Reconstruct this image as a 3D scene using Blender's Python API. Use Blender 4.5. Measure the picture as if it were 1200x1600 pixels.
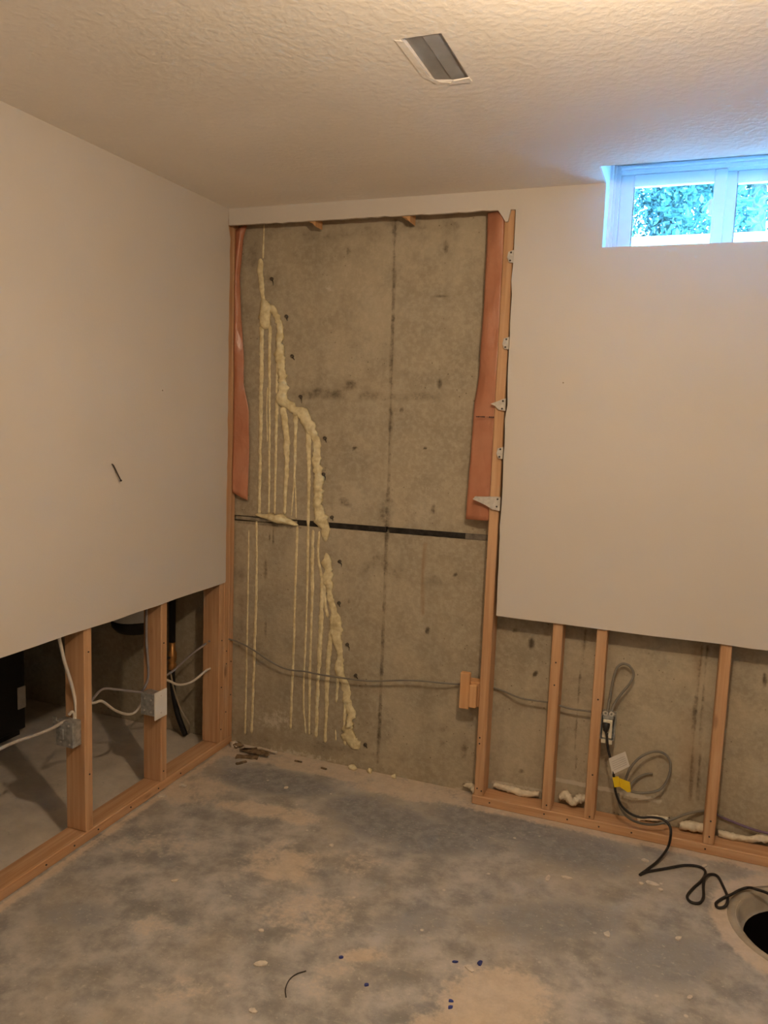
import bpy, bmesh, math, random
import numpy as np
from mathutils import Vector, Matrix
random.seed(7); rng = np.random.default_rng(7)
for o in list(bpy.data.objects): bpy.data.objects.remove(o)
scene = bpy.context.scene
C = scene.collection

# ------------------------------------------------------------------ camera
CAM = np.array([1.8839, -2.9615, 1.5583]); YAW, PITCH, ROLL, F = 0.3650, -0.1225, 0.0370, 1224.7
_cy, _sy, _cp, _sp = math.cos(YAW), math.sin(YAW), math.cos(PITCH), math.sin(PITCH)
FW = np.array([-_sy*_cp, _cy*_cp, _sp]); _r = np.array([_cy, _sy, 0.]); _u = np.cross(_r, FW)
RT = math.cos(ROLL)*_r + math.sin(ROLL)*_u; UP = -math.sin(ROLL)*_r + math.cos(ROLL)*_u
cd = bpy.data.cameras.new('camera'); cam = bpy.data.objects.new('camera', cd); C.objects.link(cam)
cam.matrix_world = Matrix(((RT[0], UP[0], -FW[0], CAM[0]), (RT[1], UP[1], -FW[1], CAM[1]),
                           (RT[2], UP[2], -FW[2], CAM[2]), (0, 0, 0, 1)))
cd.sensor_fit = 'VERTICAL'; cd.sensor_height = 36; cd.lens = 36*F/1600; cd.clip_start = 0.05
scene.camera = cam
# ------------------------------------------------------------------ light and exposure
scene.view_settings.view_transform = 'Standard'; scene.view_settings.look = 'None'
scene.view_settings.gamma = 1; scene.view_settings.use_curve_mapping = False
scene.view_settings.exposure = -0.15
w = bpy.data.worlds.new('world'); scene.world = w; w.use_nodes = True
bg = w.node_tree.nodes['Background']
bg.inputs[0].default_value = (0.15, 0.50, 1.0, 1); bg.inputs[1].default_value = 95.0
scene.cycles.use_light_tree = False; scene.cycles.sample_clamp_indirect = 0
LAMP = (1.80, -1.83, 2.40); LAMP_STRENGTH = 62.0; LAMP_COL = (1.0, 0.77, 0.53)
LAMP2 = (0.45, -2.70, 2.40); LAMP2_STRENGTH = 9.0

# ------------------------------------------------------------------ helpers
H = 2.40; D = 0.0127; YC = 0.1087
def ray(px): return FW + RT*(px[0]-600)/F - UP*(px[1]-800)/F
def hit(px, ax, val):
    d = ray(px); t = (val-CAM[ax])/d[ax]; return CAM + t*d
def proj(P):
    d = np.asarray(P) - CAM; z = d@FW
    return np.stack([600+F*(d@RT)/z, 800-F*(d@UP)/z], -1)
def wallp(px, y=YC): return Vector(hit(px, 1, y))
def floorp(px, z=0.0): return Vector(hit(px, 2, z))

def tag(o, label, cat, group=None, kind=None):
    o['label'] = label; o['category'] = cat
    if group: o['group'] = group
    if kind: o['kind'] = kind
    return o
def obj(name, me, mat, parent=None, smooth=False):
    if isinstance(me, bmesh.types.BMesh):
        bm = me; bmesh.ops.recalc_face_normals(bm, faces=bm.faces)
        me = bpy.data.meshes.new(name); bm.to_mesh(me); bm.free()
    if mat is not None and not me.materials: me.materials.append(mat)
    if smooth:
        for p in me.polygons: p.use_smooth = True
    o = bpy.data.objects.new(name, me); C.objects.link(o)
    if parent: o.parent = parent
    return o
def empty(name, label, cat, group=None, kind=None, loc=(0, 0, 0)):
    o = bpy.data.objects.new(name, None); o.empty_display_size = .05; C.objects.link(o)
    o.location = loc
    return tag(o, label, cat, group, kind)
def put(o, root):
    """parent o (built in world coordinates) to an empty that stands at root.location"""
    o.parent = root; o.matrix_parent_inverse = Matrix.Translation(root.location).inverted(); return o
def bbox(x0, x1, y0, y1, z0, z1, bev=0.0, bm=None, seg=1):
    own = bm is None
    if own: bm = bmesh.new()
    v = [bm.verts.new((x, y, z)) for x in (x0, x1) for y in (y0, y1) for z in (z0, z1)]
    fs = [(0, 1, 3, 2), (4, 6, 7, 5), (0, 4, 5, 1), (2, 3, 7, 6), (0, 2, 6, 4), (1, 5, 7, 3)]
    faces = [bm.faces.new([v[i] for i in f]) for f in fs]
    if bev > 0:
        es = {e for f in faces for e in f.edges}
        bmesh.ops.bevel(bm, geom=list(es), offset=bev, segments=seg, affect='EDGES')
    return bm
def catmull(pts, n=8):
    P = [np.array(p, float) for p in pts]
    if len(P) < 3: return [Vector(p) for p in P]
    P = [2*P[0]-P[1]] + P + [2*P[-1]-P[-2]]; out = []
    for i in range(1, len(P)-2):
        for k in range(n):
            t = k/n
            out.append(.5*((2*P[i]) + (P[i+1]-P[i-1])*t + (2*P[i-1]-5*P[i]+4*P[i+1]-P[i+2])*t*t + (-P[i-1]+3*P[i]-3*P[i+1]+P[i+2])*t**3))
    out.append(P[-2]); return [Vector(p) for p in out]
def tube(pts, r, sides=8, bm=None, n=8, smooth=True, flat=1.0):
    if bm is None: bm = bmesh.new()
    P = catmull(pts, n) if smooth else [Vector(p) for p in pts]
    rr = r if hasattr(r, '__len__') else None
    rings = []; nrm = None
    for i, p in enumerate(P):
        t = (P[min(i+1, len(P)-1)] - P[max(i-1, 0)]); t.normalize()
        if nrm is None:
            a = Vector((0, 0, 1)) if abs(t.z) < .9 else Vector((0, 1, 0)); nrm = t.cross(a).normalized()
        nrm = (nrm - t*nrm.dot(t)).normalized(); b = t.cross(nrm)
        q = r if rr is None else float(np.interp(i/(len(P)-1), np.linspace(0, 1, len(rr)), rr))
        rings.append([bm.verts.new(p + q*(math.cos(2*math.pi*k/sides)*nrm + flat*math.sin(2*math.pi*k/sides)*b)) for k in range(sides)])
    for a, b in zip(rings, rings[1:]):
        for k in range(sides): bm.faces.new((a[k], a[(k+1) % sides], b[(k+1) % sides], b[k]))
    bm.faces.new(rings[0]); bm.faces.new(rings[-1]); return bm
def lathe(prof, segs=32, loc=(0, 0, 0), bm=None, cap=True):
    if bm is None: bm = bmesh.new()
    rings = []
    for r, z in prof:
        rings.append([bm.verts.new((loc[0]+r*math.cos(2*math.pi*k/segs), loc[1]+r*math.sin(2*math.pi*k/segs), loc[2]+z)) for k in range(segs)])
    for a, b in zip(rings, rings[1:]):
        for k in range(segs): bm.faces.new((a[k], a[(k+1) % segs], b[(k+1) % segs], b[k]))
    if cap:
        bm.faces.new(rings[0]); bm.faces.new(rings[-1])
    return bm
def prism(outline, axis, a, b):
    """outline of 2D points extruded along axis from a to b"""
    bm = bmesh.new()
    def P(u, v, t): return {0: (t, u, v), 1: (u, t, v), 2: (u, v, t)}[axis]
    A = [bm.verts.new(P(u, v, a)) for u, v in outline]; B = [bm.verts.new(P(u, v, b)) for u, v in outline]
    fa = bm.faces.new(A); fb = bm.faces.new(B)
    n = len(A)
    for i in range(n): bm.faces.new((A[i], A[(i+1) % n], B[(i+1) % n], B[i]))
    bm.normal_update(); bmesh.ops.triangulate(bm, faces=[fa, fb], ngon_method='EAR_CLIP'); return bm

# ------------------------------------------------------------------ materials
class M:
    def __init__(s, name, rough=.6, spec=.4, metal=0):
        s.m = bpy.data.materials.new(name); s.m.use_nodes = True; s.t = s.m.node_tree; s.b = s.t.nodes['Principled BSDF']
        s.b.inputs['Roughness'].default_value = rough; s.b.inputs['Specular IOR Level'].default_value = spec
        s.b.inputs['Metallic'].default_value = metal
        s.tc = s.t.nodes.new('ShaderNodeTexCoord').outputs['Object']
    def link(s, a, b): s.t.links.new(a, b)
    def set(s, inp, v):
        if isinstance(v, bpy.types.NodeSocket): s.link(v, inp)
        elif isinstance(v, tuple) and len(v) == 3 and inp.type == 'RGBA': inp.default_value = (*v, 1)
        else: inp.default_value = v
    def map(s, scale=(1, 1, 1), loc=(0, 0, 0)):
        n = s.t.nodes.new('ShaderNodeMapping'); s.link(s.tc, n.inputs[0])
        n.inputs['Scale'].default_value = scale; n.inputs['Location'].default_value = loc; return n.outputs[0]
    def noise(s, scale, detail=4, rough=.55, vec=None, dist=0):
        n = s.t.nodes.new('ShaderNodeTexNoise'); s.link(vec or s.tc, n.inputs['Vector'])
        n.inputs['Scale'].default_value = scale; n.inputs['Detail'].default_value = detail
        n.inputs['Roughness'].default_value = rough; n.inputs['Distortion'].default_value = dist; return n.outputs['Fac']
    def voro(s, scale, vec=None, feat='F1'):
        n = s.t.nodes.new('ShaderNodeTexVoronoi'); n.feature = feat; s.link(vec or s.tc, n.inputs['Vector'])
        n.inputs['Scale'].default_value = scale; return n.outputs['Distance']
    def rng(s, v, a, b, c=0., d=1., smooth=True):
        n = s.t.nodes.new('ShaderNodeMapRange'); n.interpolation_type = 'SMOOTHSTEP' if smooth else 'LINEAR'
        s.link(v, n.inputs[0])
        for i, q in enumerate((a, b, c, d)): n.inputs[i+1].default_value = q
        return n.outputs[0]
    def math(s, op, a, b=0.):
        n = s.t.nodes.new('ShaderNodeMath'); n.operation = op; s.set(n.inputs[0], a); s.set(n.inputs[1], b); return n.outputs[0]
    def mix(s, f, a, b, mode='MIX'):
        n = s.t.nodes.new('ShaderNodeMix'); n.data_type = 'RGBA'; n.blend_type = mode
        s.set(n.inputs[0], f); s.set(n.inputs[6], a); s.set(n.inputs[7], b); return n.outputs[2]
    def attr(s, name):
        n = s.t.nodes.new('ShaderNodeAttribute'); n.attribute_name = name
        q = s.t.nodes.new('ShaderNodeSeparateColor'); s.link(n.outputs['Color'], q.inputs[0]); return q.outputs
    def sep(s):
        q = s.t.nodes.new('ShaderNodeSeparateXYZ'); s.link(s.tc, q.inputs[0]); return q.outputs
    def col(s, v): s.set(s.b.inputs['Base Color'], v); return s
    def bump(s, h, strength=.3, dist=.01):
        n = s.t.nodes.new('ShaderNodeBump'); s.link(h, n.inputs['Height'])
        n.inputs['Strength'].default_value = strength; n.inputs['Distance'].default_value = dist
        s.link(n.outputs[0], s.b.inputs['Normal']); return s
def simple(name, col, rough=.5, spec=.4, metal=0, var=.12, scale=20, bump=0):
    m = M(name, rough, spec, metal); n = m.noise(scale, 4)
    m.col(m.mix(m.rng(n, .3, .7), tuple(c*(1-var) for c in col), tuple(min(1, c*(1+var)) for c in col)))
    if bump: m.bump(m.noise(scale*4, 4), bump, .004)
    return m.m

# painted drywall: faint roller texture
m = M('painted_drywall', .62, .3)
m.col(m.mix(m.rng(m.noise(1.3, 3), .3, .7), (.595, .542, .48), (.63, .575, .512)))
m.bump(m.noise(170, 3), .10, .003); DRY = m.m
# ceiling: sprayed knock-down texture
m = M('textured_ceiling', .8, .2)
m.col(m.mix(m.rng(m.noise(2, 3), .3, .7), (.84, .785, .72), (.88, .825, .755)))
h = m.math('ADD', m.rng(m.noise(52, 3, .5, dist=.2), .38, .68), m.math('MULTIPLY', m.noise(130, 3), .35))
m.bump(h, .17, .004); CEIL = m.m
GYP = simple('gypsum_core', (.56, .52, .46), .9, .1, var=.12, scale=60, bump=.4)

# softwood framing, long axis given by the object's own local axis in the noise mapping
def wood(name, axis, base=(.60, .365, .205), dark=(.47, .255, .125)):
    m = M(name, .65, .25); sc = [60, 60, 60]; sc[axis] = 2.2
    v = m.map(tuple(sc)); g = m.noise(1.0, 5, .6, v, .3)
    c = m.mix(m.rng(g, .35, .68), dark, base)
    sc2 = [9, 9, 9]; sc2[axis] = 3.2
    k = m.voro(1.0, m.map(tuple(sc2), (.3, .7, .2)))
    c = m.mix(m.rng(k, .05, .13, .75, 0.), c, (.20, .085, .035))
    c = m.mix(m.math('MULTIPLY', m.rng(m.noise(2.2, 2), .35, .7), .35), c, (.66, .42, .24))
    m.col(c); m.bump(g, .2, .003); return m.m
WOODZ, WOODX, WOODY = wood('stud_wood', 2), wood('plate_wood', 0), wood('sill_wood', 1)
DUSTY = wood('dusty_wood', 1, (.56, .36, .21), (.47, .28, .15))
PINE = wood('pale_block_wood', 2, (.68, .40, .20), (.60, .32, .14))

# foundation concrete; attribute "stain": r dark marks and edge bands, g pale marks, b rust
m = M('foundation_concrete', .85, .2); at = m.attr('stain_tone')
n1, n2, n3 = m.noise(1.1, 5, .6), m.noise(7, 6, .65), m.noise(60, 4, .6)
c = m.mix(m.rng(n1, .3, .7), (.37, .315, .225), (.475, .41, .30))
c = m.mix(m.math('MULTIPLY', m.rng(n2, .38, .68), .55), c, (.27, .235, .175))
c = m.mix(m.math('MULTIPLY', m.rng(n3, .40, .66), .35), c, (.56, .49, .37))
streak = m.noise(1.0, 4, .6, m.map((9, 1, .7)))
c = m.mix(m.math('MULTIPLY', m.rng(streak, .5, .75), .25), c, (.25, .215, .155))
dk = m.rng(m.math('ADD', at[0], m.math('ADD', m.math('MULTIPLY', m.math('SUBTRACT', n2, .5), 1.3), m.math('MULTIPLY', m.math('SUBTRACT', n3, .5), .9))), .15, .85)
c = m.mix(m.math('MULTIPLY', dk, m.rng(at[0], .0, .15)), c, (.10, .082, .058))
pl = m.rng(m.math('ADD', at[1], m.math('MULTIPLY', m.math('SUBTRACT', n3, .5), 1.2)), .25, .8)
c = m.mix(m.math('MULTIPLY', pl, m.rng(at[1], .0, .2)), c, (.60, .55, .45))
c = m.mix(m.math('MULTIPLY', at[2], .7), c, (.26, .13, .05))
pit = m.rng(m.voro(34), .06, .12, 1., 0.); pit = m.math('MULTIPLY', pit, m.rng(m.noise(3.1, 2), .48, .58))
c = m.mix(m.math('MULTIPLY', pit, .75), c, (.13, .10, .065))
m.col(c); m.bump(m.math('ADD', n3, m.math('MULTIPLY', n2, 1.5)), .35, .006); CONC = m.m

# slab: worn blue-grey paint; attribute "wear": r bare beige, g darker paint, b brightness painted on behind the partition
m = M('worn_slab', .6, .35); at = m.attr('wear_light')
n1, n2, n3, n4 = m.noise(1.7, 5, .6), m.noise(9, 6, .65), m.noise(70, 4, .65), m.noise(24, 5, .7)
grey = m.mix(m.rng(n2, .3, .7), (.235, .225, .212), (.50, .465, .425))
grey = m.mix(m.math('MULTIPLY', m.rng(n1, .45, .7), .5), grey, (.42, .36, .28))
dm = m.rng(m.math('ADD', at[1], m.math('ADD', m.math('MULTIPLY', m.math('SUBTRACT', n2, .5), 1.1), m.math('MULTIPLY', m.math('SUBTRACT', n4, .5), .6))), .30, .72)
grey = m.mix(m.math('MULTIPLY', dm, .8), grey, m.mix(m.rng(n4, .35, .7), (.17, .172, .18), (.31, .305, .305)))
beige = m.mix(m.rng(n4, .3, .7), (.54, .44, .335), (.66, .55, .43))
e = m.math('ADD', at[0], m.math('ADD', m.math('MULTIPLY', m.math('SUBTRACT', n2, .5), 1.5), m.math('MULTIPLY', m.math('SUBTRACT', n3, .5), .7)))
c = m.mix(m.math('MULTIPLY', m.rng(e, .30, .78), .85), grey, beige)
c = m.mix(m.math('MULTIPLY', at[2], .8), c, m.mix(m.rng(n2, .3, .7), (.62, .55, .46), (.80, .72, .61)))
c = m.mix(m.math('MULTIPLY', m.rng(m.noise(1.0, 5, .7, m.map((20, 55, 1))), .56, .72), .45), c, (.55, .48, .39))
c = m.mix(m.math('MULTIPLY', m.rng(n3, .58, .72), .5), c, (.60, .54, .46))
fl = m.math('MULTIPLY', m.rng(m.voro(13), .05, .10, 1., 0.), m.rng(m.noise(4.3, 2), .50, .60))
c = m.mix(m.math('MULTIPLY', fl, .8), c, (.66, .60, .51))
c = m.mix(m.math('MULTIPLY', m.rng(n4, .60, .76), .45), c, (.15, .145, .14))
m.col(c); m.set(m.b.inputs['Roughness'], m.rng(n2, .3, .7, .45, .75)); m.bump(n3, .15, .003); SLAB = m.m

m = M('cured_foam', .55, .35); n = m.noise(45, 4)
m.col(m.mix(m.rng(n, .3, .7), (.62, .52, .29), (.84, .75, .49))); m.bump(m.noise(130, 3), .35, .004); FOAM = m.m
m = M('white_foam', .6, .3); n = m.noise(45, 4)
m.col(m.mix(m.rng(n, .3, .7), (.62, .54, .40), (.78, .70, .55))); m.bump(m.noise(110, 3), .3, .004); FOAMW = m.m
m = M('orange_vapour_sheet', .28, .5); n = m.noise(7, 4)
m.col(m.mix(m.rng(n, .3, .7), (.60, .265, .15), (.70, .35, .215)))
m.b.inputs['Transmission Weight'].default_value = .0; m.b.inputs['Subsurface Weight'].default_value = .0
m.bump(m.noise(16, 3, .5, m.map((1, 1, .5)), .8), .5, .02)
tr = m.t.nodes.new('ShaderNodeBsdfTransparent'); tr.inputs[0].default_value = (1, .55, .4, 1)
tl = m.t.nodes.new('ShaderNodeBsdfTranslucent'); tl.inputs[0].default_value = (.7, .25, .12, 1)
a1 = m.t.nodes.new('ShaderNodeMixShader'); a1.inputs[0].default_value = .2
m.link(m.b.outputs[0], a1.inputs[1]); m.link(tl.outputs[0], a1.inputs[2])
a2 = m.t.nodes.new('ShaderNodeMixShader'); a2.inputs[0].default_value = .14
m.link(a1.outputs[0], a2.inputs[1]); m.link(tr.outputs[0], a2.inputs[2])
m.link(a2.outputs[0], m.t.nodes['Material Output'].inputs[0]); POLY = m.m
GALV = simple('galvanised_steel', (.42, .43, .42), .45, .5, .6, .25, 60, .1)
SCREW = simple('steel_screw', (.75, .75, .72), .3, .5, .9, .1, 90)
DARKM = simple('dark_screw', (.06, .05, .045), .5, .4, .3)
BLACK = simple('black_rubber', (.018, .016, .016), .45, .4)
BLACKB = simple('black_enamel', (.012, .012, .013), .5, .35)
JOINT = simple('joint_filler', (.03, .026, .022), .8, .2, var=.4, scale=40, bump=.4)
WHITEP = simple('white_plastic', (.78, .76, .72), .4, .4, var=.03)
IVORY = simple('ivory_plastic', (.72, .66, .52), .4, .4, var=.03)
WIREW = simple('white_cable_sheath', (.66, .60, .52), .45, .4, var=.06)
WIREG = simple('grey_cable_sheath', (.20, .185, .155), .5, .4, var=.1)
WIREV = simple('violet_grey_cable_sheath', (.27, .245, .25), .5, .4, var=.1)
PURP = simple('purple_cable_sheath', (.15, .10, .17), .5, .4, var=.1)
YEL = simple('yellow_label', (.80, .55, .015), .45, .4, var=.06)
TAGW = simple('white_tag', (.66, .62, .56), .5, .3, var=.05)
GREYP = simple('grey_print', (.30, .28, .26), .6, .3)
PRINT = simple('black_print', (.05, .03, .03), .6, .3)
PVC = simple('white_vinyl', (.76, .82, .88), .35, .4, var=.02)
JAMB = simple('white_jamb_paint', (.80, .84, .88), .5, .4, var=.02)
COPPER = simple('brass_fitting', (.50, .25, .085), .4, .5, .7, .2, 30)
TANK = simple('pale_tank', (.50, .49, .47), .45, .4, var=.06)
LINER = simple('pit_liner', (.37, .32, .255), .7, .3, var=.15, scale=12)
DIRT = simple('brown_debris', (.20, .14, .085), .9, .1, var=.4, scale=50, bump=.4)
CHIP = simple('plaster_chip', (.62, .55, .46), .8, .2, var=.12, scale=60, bump=.3)
BLUE = simple('blue_shred', (.035, .05, .22), .5, .4, var=.2)
SOIL = simple('soil', (.16, .13, .09), .95, .1, var=.3)
LEAF = [simple('leaf_%d' % i, c, .5, .4, var=.35, scale=3) for i, c in enumerate([(.045, .105, .082), (.07, .145, .115), (.03, .066, .052)])]
BARK = simple('bark', (.12, .09, .06), .9, .1, var=.3)
WELL = simple('window_well_metal', (.72, .74, .74), .5, .4, .0, .06, 10)
m = M('window_glass', .03, .5)
gl = m.t.nodes.new('ShaderNodeBsdfGlossy'); gl.inputs['Roughness'].default_value = .02
tr = m.t.nodes.new('ShaderNodeBsdfTransparent'); tr.inputs[0].default_value = (.93, .97, .98, 1)
fr = m.t.nodes.new('ShaderNodeFresnel'); fr.inputs[0].default_value = 1.45
mx = m.t.nodes.new('ShaderNodeMixShader'); m.link(fr.outputs[0], mx.inputs[0]); m.link(tr.outputs[0], mx.inputs[1]); m.link(gl.outputs[0], mx.inputs[2])
m.link(mx.outputs[0], m.t.nodes['Material Output'].inputs[0]); GLASS = m.m
m = M('lamp_glass', .1, .5)
tr = m.t.nodes.new('ShaderNodeBsdfTransparent'); em = m.t.nodes.new('ShaderNodeEmission'); em.inputs[0].default_value = (*LAMP_COL, 1); em.inputs[1].default_value = 12
mx = m.t.nodes.new('ShaderNodeMixShader'); mx.inputs[0].default_value = .15; m.link(tr.outputs[0], mx.inputs[1]); m.link(em.outputs[0], mx.inputs[2])
m.link(mx.outputs[0], m.t.nodes['Material Output'].inputs[0]); LAMPGLASS = m.m; m.m.cycles.emission_sampling = 'NONE'
def glow(name, col, s):
    m = M(name); m.b.inputs['Base Color'].default_value = (.9, .9, .9, 1)
    m.b.inputs['Emission Color'].default_value = (*col, 1); m.b.inputs['Emission Strength'].default_value = s; return m.m

# ------------------------------------------------------------------ room extents
X0, X1, Y0 = -1.95, 3.7, -5.2          # utility side, right wall, wall behind the viewer
WX0, WX1, SILL, HEAD = 1.545, 2.72, 2.18, 2.512   # window reveal
SUMP = (2.37, -.335, .222)
def attr_mesh(name, verts, faces, attr, vals, mat):
    me = bpy.data.meshes.new(name); me.from_pydata(verts, [], faces)
    a = me.attributes.new(attr, 'FLOAT_COLOR', 'POINT')
    v = np.ones((len(verts), 4), np.float32); v[:len(vals), :3] = vals; v[len(vals):, :3] = 0
    a.data.foreach_set('color', v.ravel()); me.materials.append(mat); me.update(); return me
def ell(P, cx, cy, rx, ry, rot=0):
    c, s = math.cos(rot), math.sin(rot); dx, dy = P[:, 0]-cx, P[:, 1]-cy
    u, v = (c*dx+s*dy)/rx, (-s*dx+c*dy)/ry
    return np.clip(1.5 - np.sqrt(u*u+v*v)*1.0, 0, 1)

# ------------------------------------------------------------------ floor with sump pit opening
st = .016
xs = np.arange(X0, X1+.001, st); ys = np.arange(Y0, YC+.13, st)
gx, gy = np.meshgrid(xs, ys, indexing='ij'); V = np.stack([gx.ravel(), gy.ravel(), np.zeros(gx.size)], -1)
r = np.hypot(V[:, 0]-SUMP[0], V[:, 1]-SUMP[1]); inside = r < SUMP[2]
# pull the ring of vertices next to the pit onto its rim
near = (r >= SUMP[2]) & (r < SUMP[2]+st*.8)
V[near, 0] = SUMP[0] + (V[near, 0]-SUMP[0])*SUMP[2]/r[near]; V[near, 1] = SUMP[1] + (V[near, 1]-SUMP[1])*SUMP[2]/r[near]
ny = len(ys); idx = np.arange(gx.size).reshape(gx.shape)
q = np.stack([idx[:-1, :-1], idx[1:, :-1], idx[1:, 1:], idx[:-1, 1:]], -1).reshape(-1, 4)
q = q[~inside[q].any(1)]
P = proj(V); front = ((V-CAM)@FW) > .2
def sumell(L):
    s = np.zeros(len(V))
    for a in L: s = np.maximum(s, a[4]*ell(P, *a[:4], rot=(a[5] if len(a) > 5 else 0)))
    return np.where(front, s, .2)
beige = sumell([(765, 1575, 95, 62, 1, -.2), (690, 1600, 70, 22, .9), (565, 1493, 40, 13, .75), (420, 1268, 95, 14, .75, .15), (440, 1350, 80, 35, .66),
                (300, 1235, 60, 26, .72), (620, 1238, 90, 10, .8, .22), (480, 1430, 110, 40, .52), (240, 1320, 70, 40, .45), (300, 1545, 90, 30, .42),
                (560, 1350, 45, 25, .5), (450, 1185, 60, 8, .75, .2), (540, 1530, 90, 40, .35), (640, 1210, 60, 8, .7, .2), (1120, 1400, 24, 16, .7),
                (250, 1440, 90, 30, .36), (1010, 1300, 90, 8, .6, .2)])
dark = sumell([(430, 1222, 90, 19, 1, .13), (600, 1285, 95, 32, .8, .2), (780, 1285, 110, 26, .95, .18), (900, 1330, 120, 36, .7, .2), (690, 1310, 90, 30, .8),
               (860, 1440, 150, 40, .6), (1040, 1500, 130, 60, .55), (120, 1430, 80, 30, .5), (650, 1440, 80, 30, .5), (560, 1260, 60, 20, .8)])
wd = np.minimum(np.abs(V[:, 1]-D), np.where(V[:, 0] > 0, np.abs(V[:, 0]+D), 9))
beige = np.maximum(beige, np.clip(1.25-wd/.055, 0, .8))
beige = np.maximum(beige, np.clip(1.3-np.abs(r-.265)/.055, 0, .95)); beige = np.where(V[:, 0] < -.05, .95, beige); beige = np.where(V[:, 1] > .02, .75, beige)
dark = np.where((r < .33) | (V[:, 0] < -.05), 0, dark)
me = attr_mesh('floor', V.tolist(), q.tolist(), 'wear_light', np.stack([beige, dark, np.where(V[:, 0] < -.05, 1., 0.)], -1), SLAB)  # third channel lightens the utility floor in place of lamp light
fl = obj('floor', me, None); tag(fl, 'worn grey painted concrete basement floor slab with beige patches', 'floor', kind='structure')
# slab underside and pit
pit = empty('sump_pit', 'round sump pit sunk into the concrete floor, dark inside', 'sump pit', kind='structure', loc=(SUMP[0], SUMP[1], 0))
put(obj('pit_liner', lathe([(SUMP[2]+.027, -.012), (SUMP[2]+.027, .0012), (SUMP[2]+.004, .002), (SUMP[2]-.008, -.008), (SUMP[2]-.016, -.05), (SUMP[2]-.026, -.056)], 40, (SUMP[0], SUMP[1], 0), cap=False), LINER, smooth=True), pit)
put(obj('pit_shaft', lathe([(SUMP[2]-.026, -.056), (SUMP[2]-.022, -.07), (SUMP[2]-.035, -.62), (.001, -.62)], 40, (SUMP[0], SUMP[1], 0), cap=False), simple('shaded_pit_black', (.012, .010, .010), .35, .5), smooth=True), pit)  # black colour stands in for the shade down in the pit
pump = empty('sump_pump', 'black sump pump standing down in the floor pit', 'pump', loc=(SUMP[0]+.01, SUMP[1]-.01, -.62))
put(obj('motor_housing', lathe([(.07, 0), (.085, .02), (.085, .09), (.065, .11), (.065, .27), (.05, .30), (.02, .31)], 24, tuple(pump.location)), BLACKB, smooth=True), pump)
put(obj('discharge_pipe', tube([(SUMP[0]+.11, SUMP[1]+.03, -.58), (SUMP[0]+.11, SUMP[1]+.03, -.02)], .024, 14, smooth=False), BLACKB, smooth=True), pump)
put(obj('float_switch', lathe([(.01, 0), (.035, .015), (.035, .07), (.01, .085)], 16, (SUMP[0]-.115, SUMP[1]-.03, -.38)), COPPER, smooth=True), pump)
put(obj('float_rod', tube([(SUMP[0]-.115, SUMP[1]-.03, -.30), (SUMP[0]-.05, SUMP[1]-.01, -.20), (SUMP[0], SUMP[1], -.35)], .005, 6), SCREW), pump)

# ------------------------------------------------------------------ foundation wall with form joint and window opening
jA, jB = wallp((470, 817)), wallp((768, 841)); slope = (jB.z-jA.z)/(jB.x-jA.x)
def zj(x): return jA.z + slope*(x-jA.x)
verts, faces = [], []
xs = np.arange(X0, X1+.001, .009)
def grid(zlo, zhi, n, hole=False):
    base = len(verts)
    for x in xs:
        a, b = zlo(x), zhi(x)
        for k in range(n+1): verts.append((x, YC, a+(b-a)*k/n))
    for i in range(len(xs)-1):
        for k in range(n):
            A = base+i*(n+1)+k; zc = (verts[A][2]+verts[A+1][2])/2
            if hole and xs[i+1] > WX0-.010 and xs[i] < WX1+.010 and zc > SILL-.008: continue
            faces.append((A, A+n+1, A+n+2, A+1))
grid(lambda x: -.02, lambda x: zj(x)-.0125, 122)
grid(lambda x: zj(x)+.0125, lambda x: 2.62, 168, True)
nf = len(verts)
def bx(x0, x1, y0, y1, z0, z1):
    b = len(verts)
    for x in (x0, x1):
        for y in (y0, y1):
            for z in (z0, z1): verts.append((x, y, z))
    for f in [(0, 1, 3, 2), (4, 6, 7, 5), (0, 4, 5, 1), (2, 3, 7, 6), (0, 2, 6, 4), (1, 5, 7, 3)]: faces.append(tuple(b+i for i in f))
yb = YC+.028
bx(X0, X1, yb, .31, -.02, SILL-.013); bx(X0, WX0-.013, yb, .31, SILL-.013, 2.62); bx(WX1+.013, X1, yb, .31, SILL-.013, 2.62); bx(WX0-.013, WX1+.013, yb, .31, HEAD+.013, 2.62)
V = np.array(verts[:nf]); P = proj(V)
def sume(L):
    s = np.zeros(len(V))
    for a in L: s = np.maximum(s, a[4]*ell(P, *a[:4], rot=(a[5] if len(a) > 5 else 0)))
    return s
def line(pts, hw, wgt):
    s = np.zeros(len(V))
    for (ax, ay), (bx_, by) in zip(pts, pts[1:]):
        d = np.array([bx_-ax, by-ay]); t = np.clip(((P[:, 0]-ax)*d[0]+(P[:, 1]-ay)*d[1])/(d@d), 0, 1)
        dist = np.hypot(P[:, 0]-ax-t*d[0], P[:, 1]-ay-t*d[1]); s = np.maximum(s, wgt*np.clip(1.6-dist/hw, 0, 1))
    return s
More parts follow.
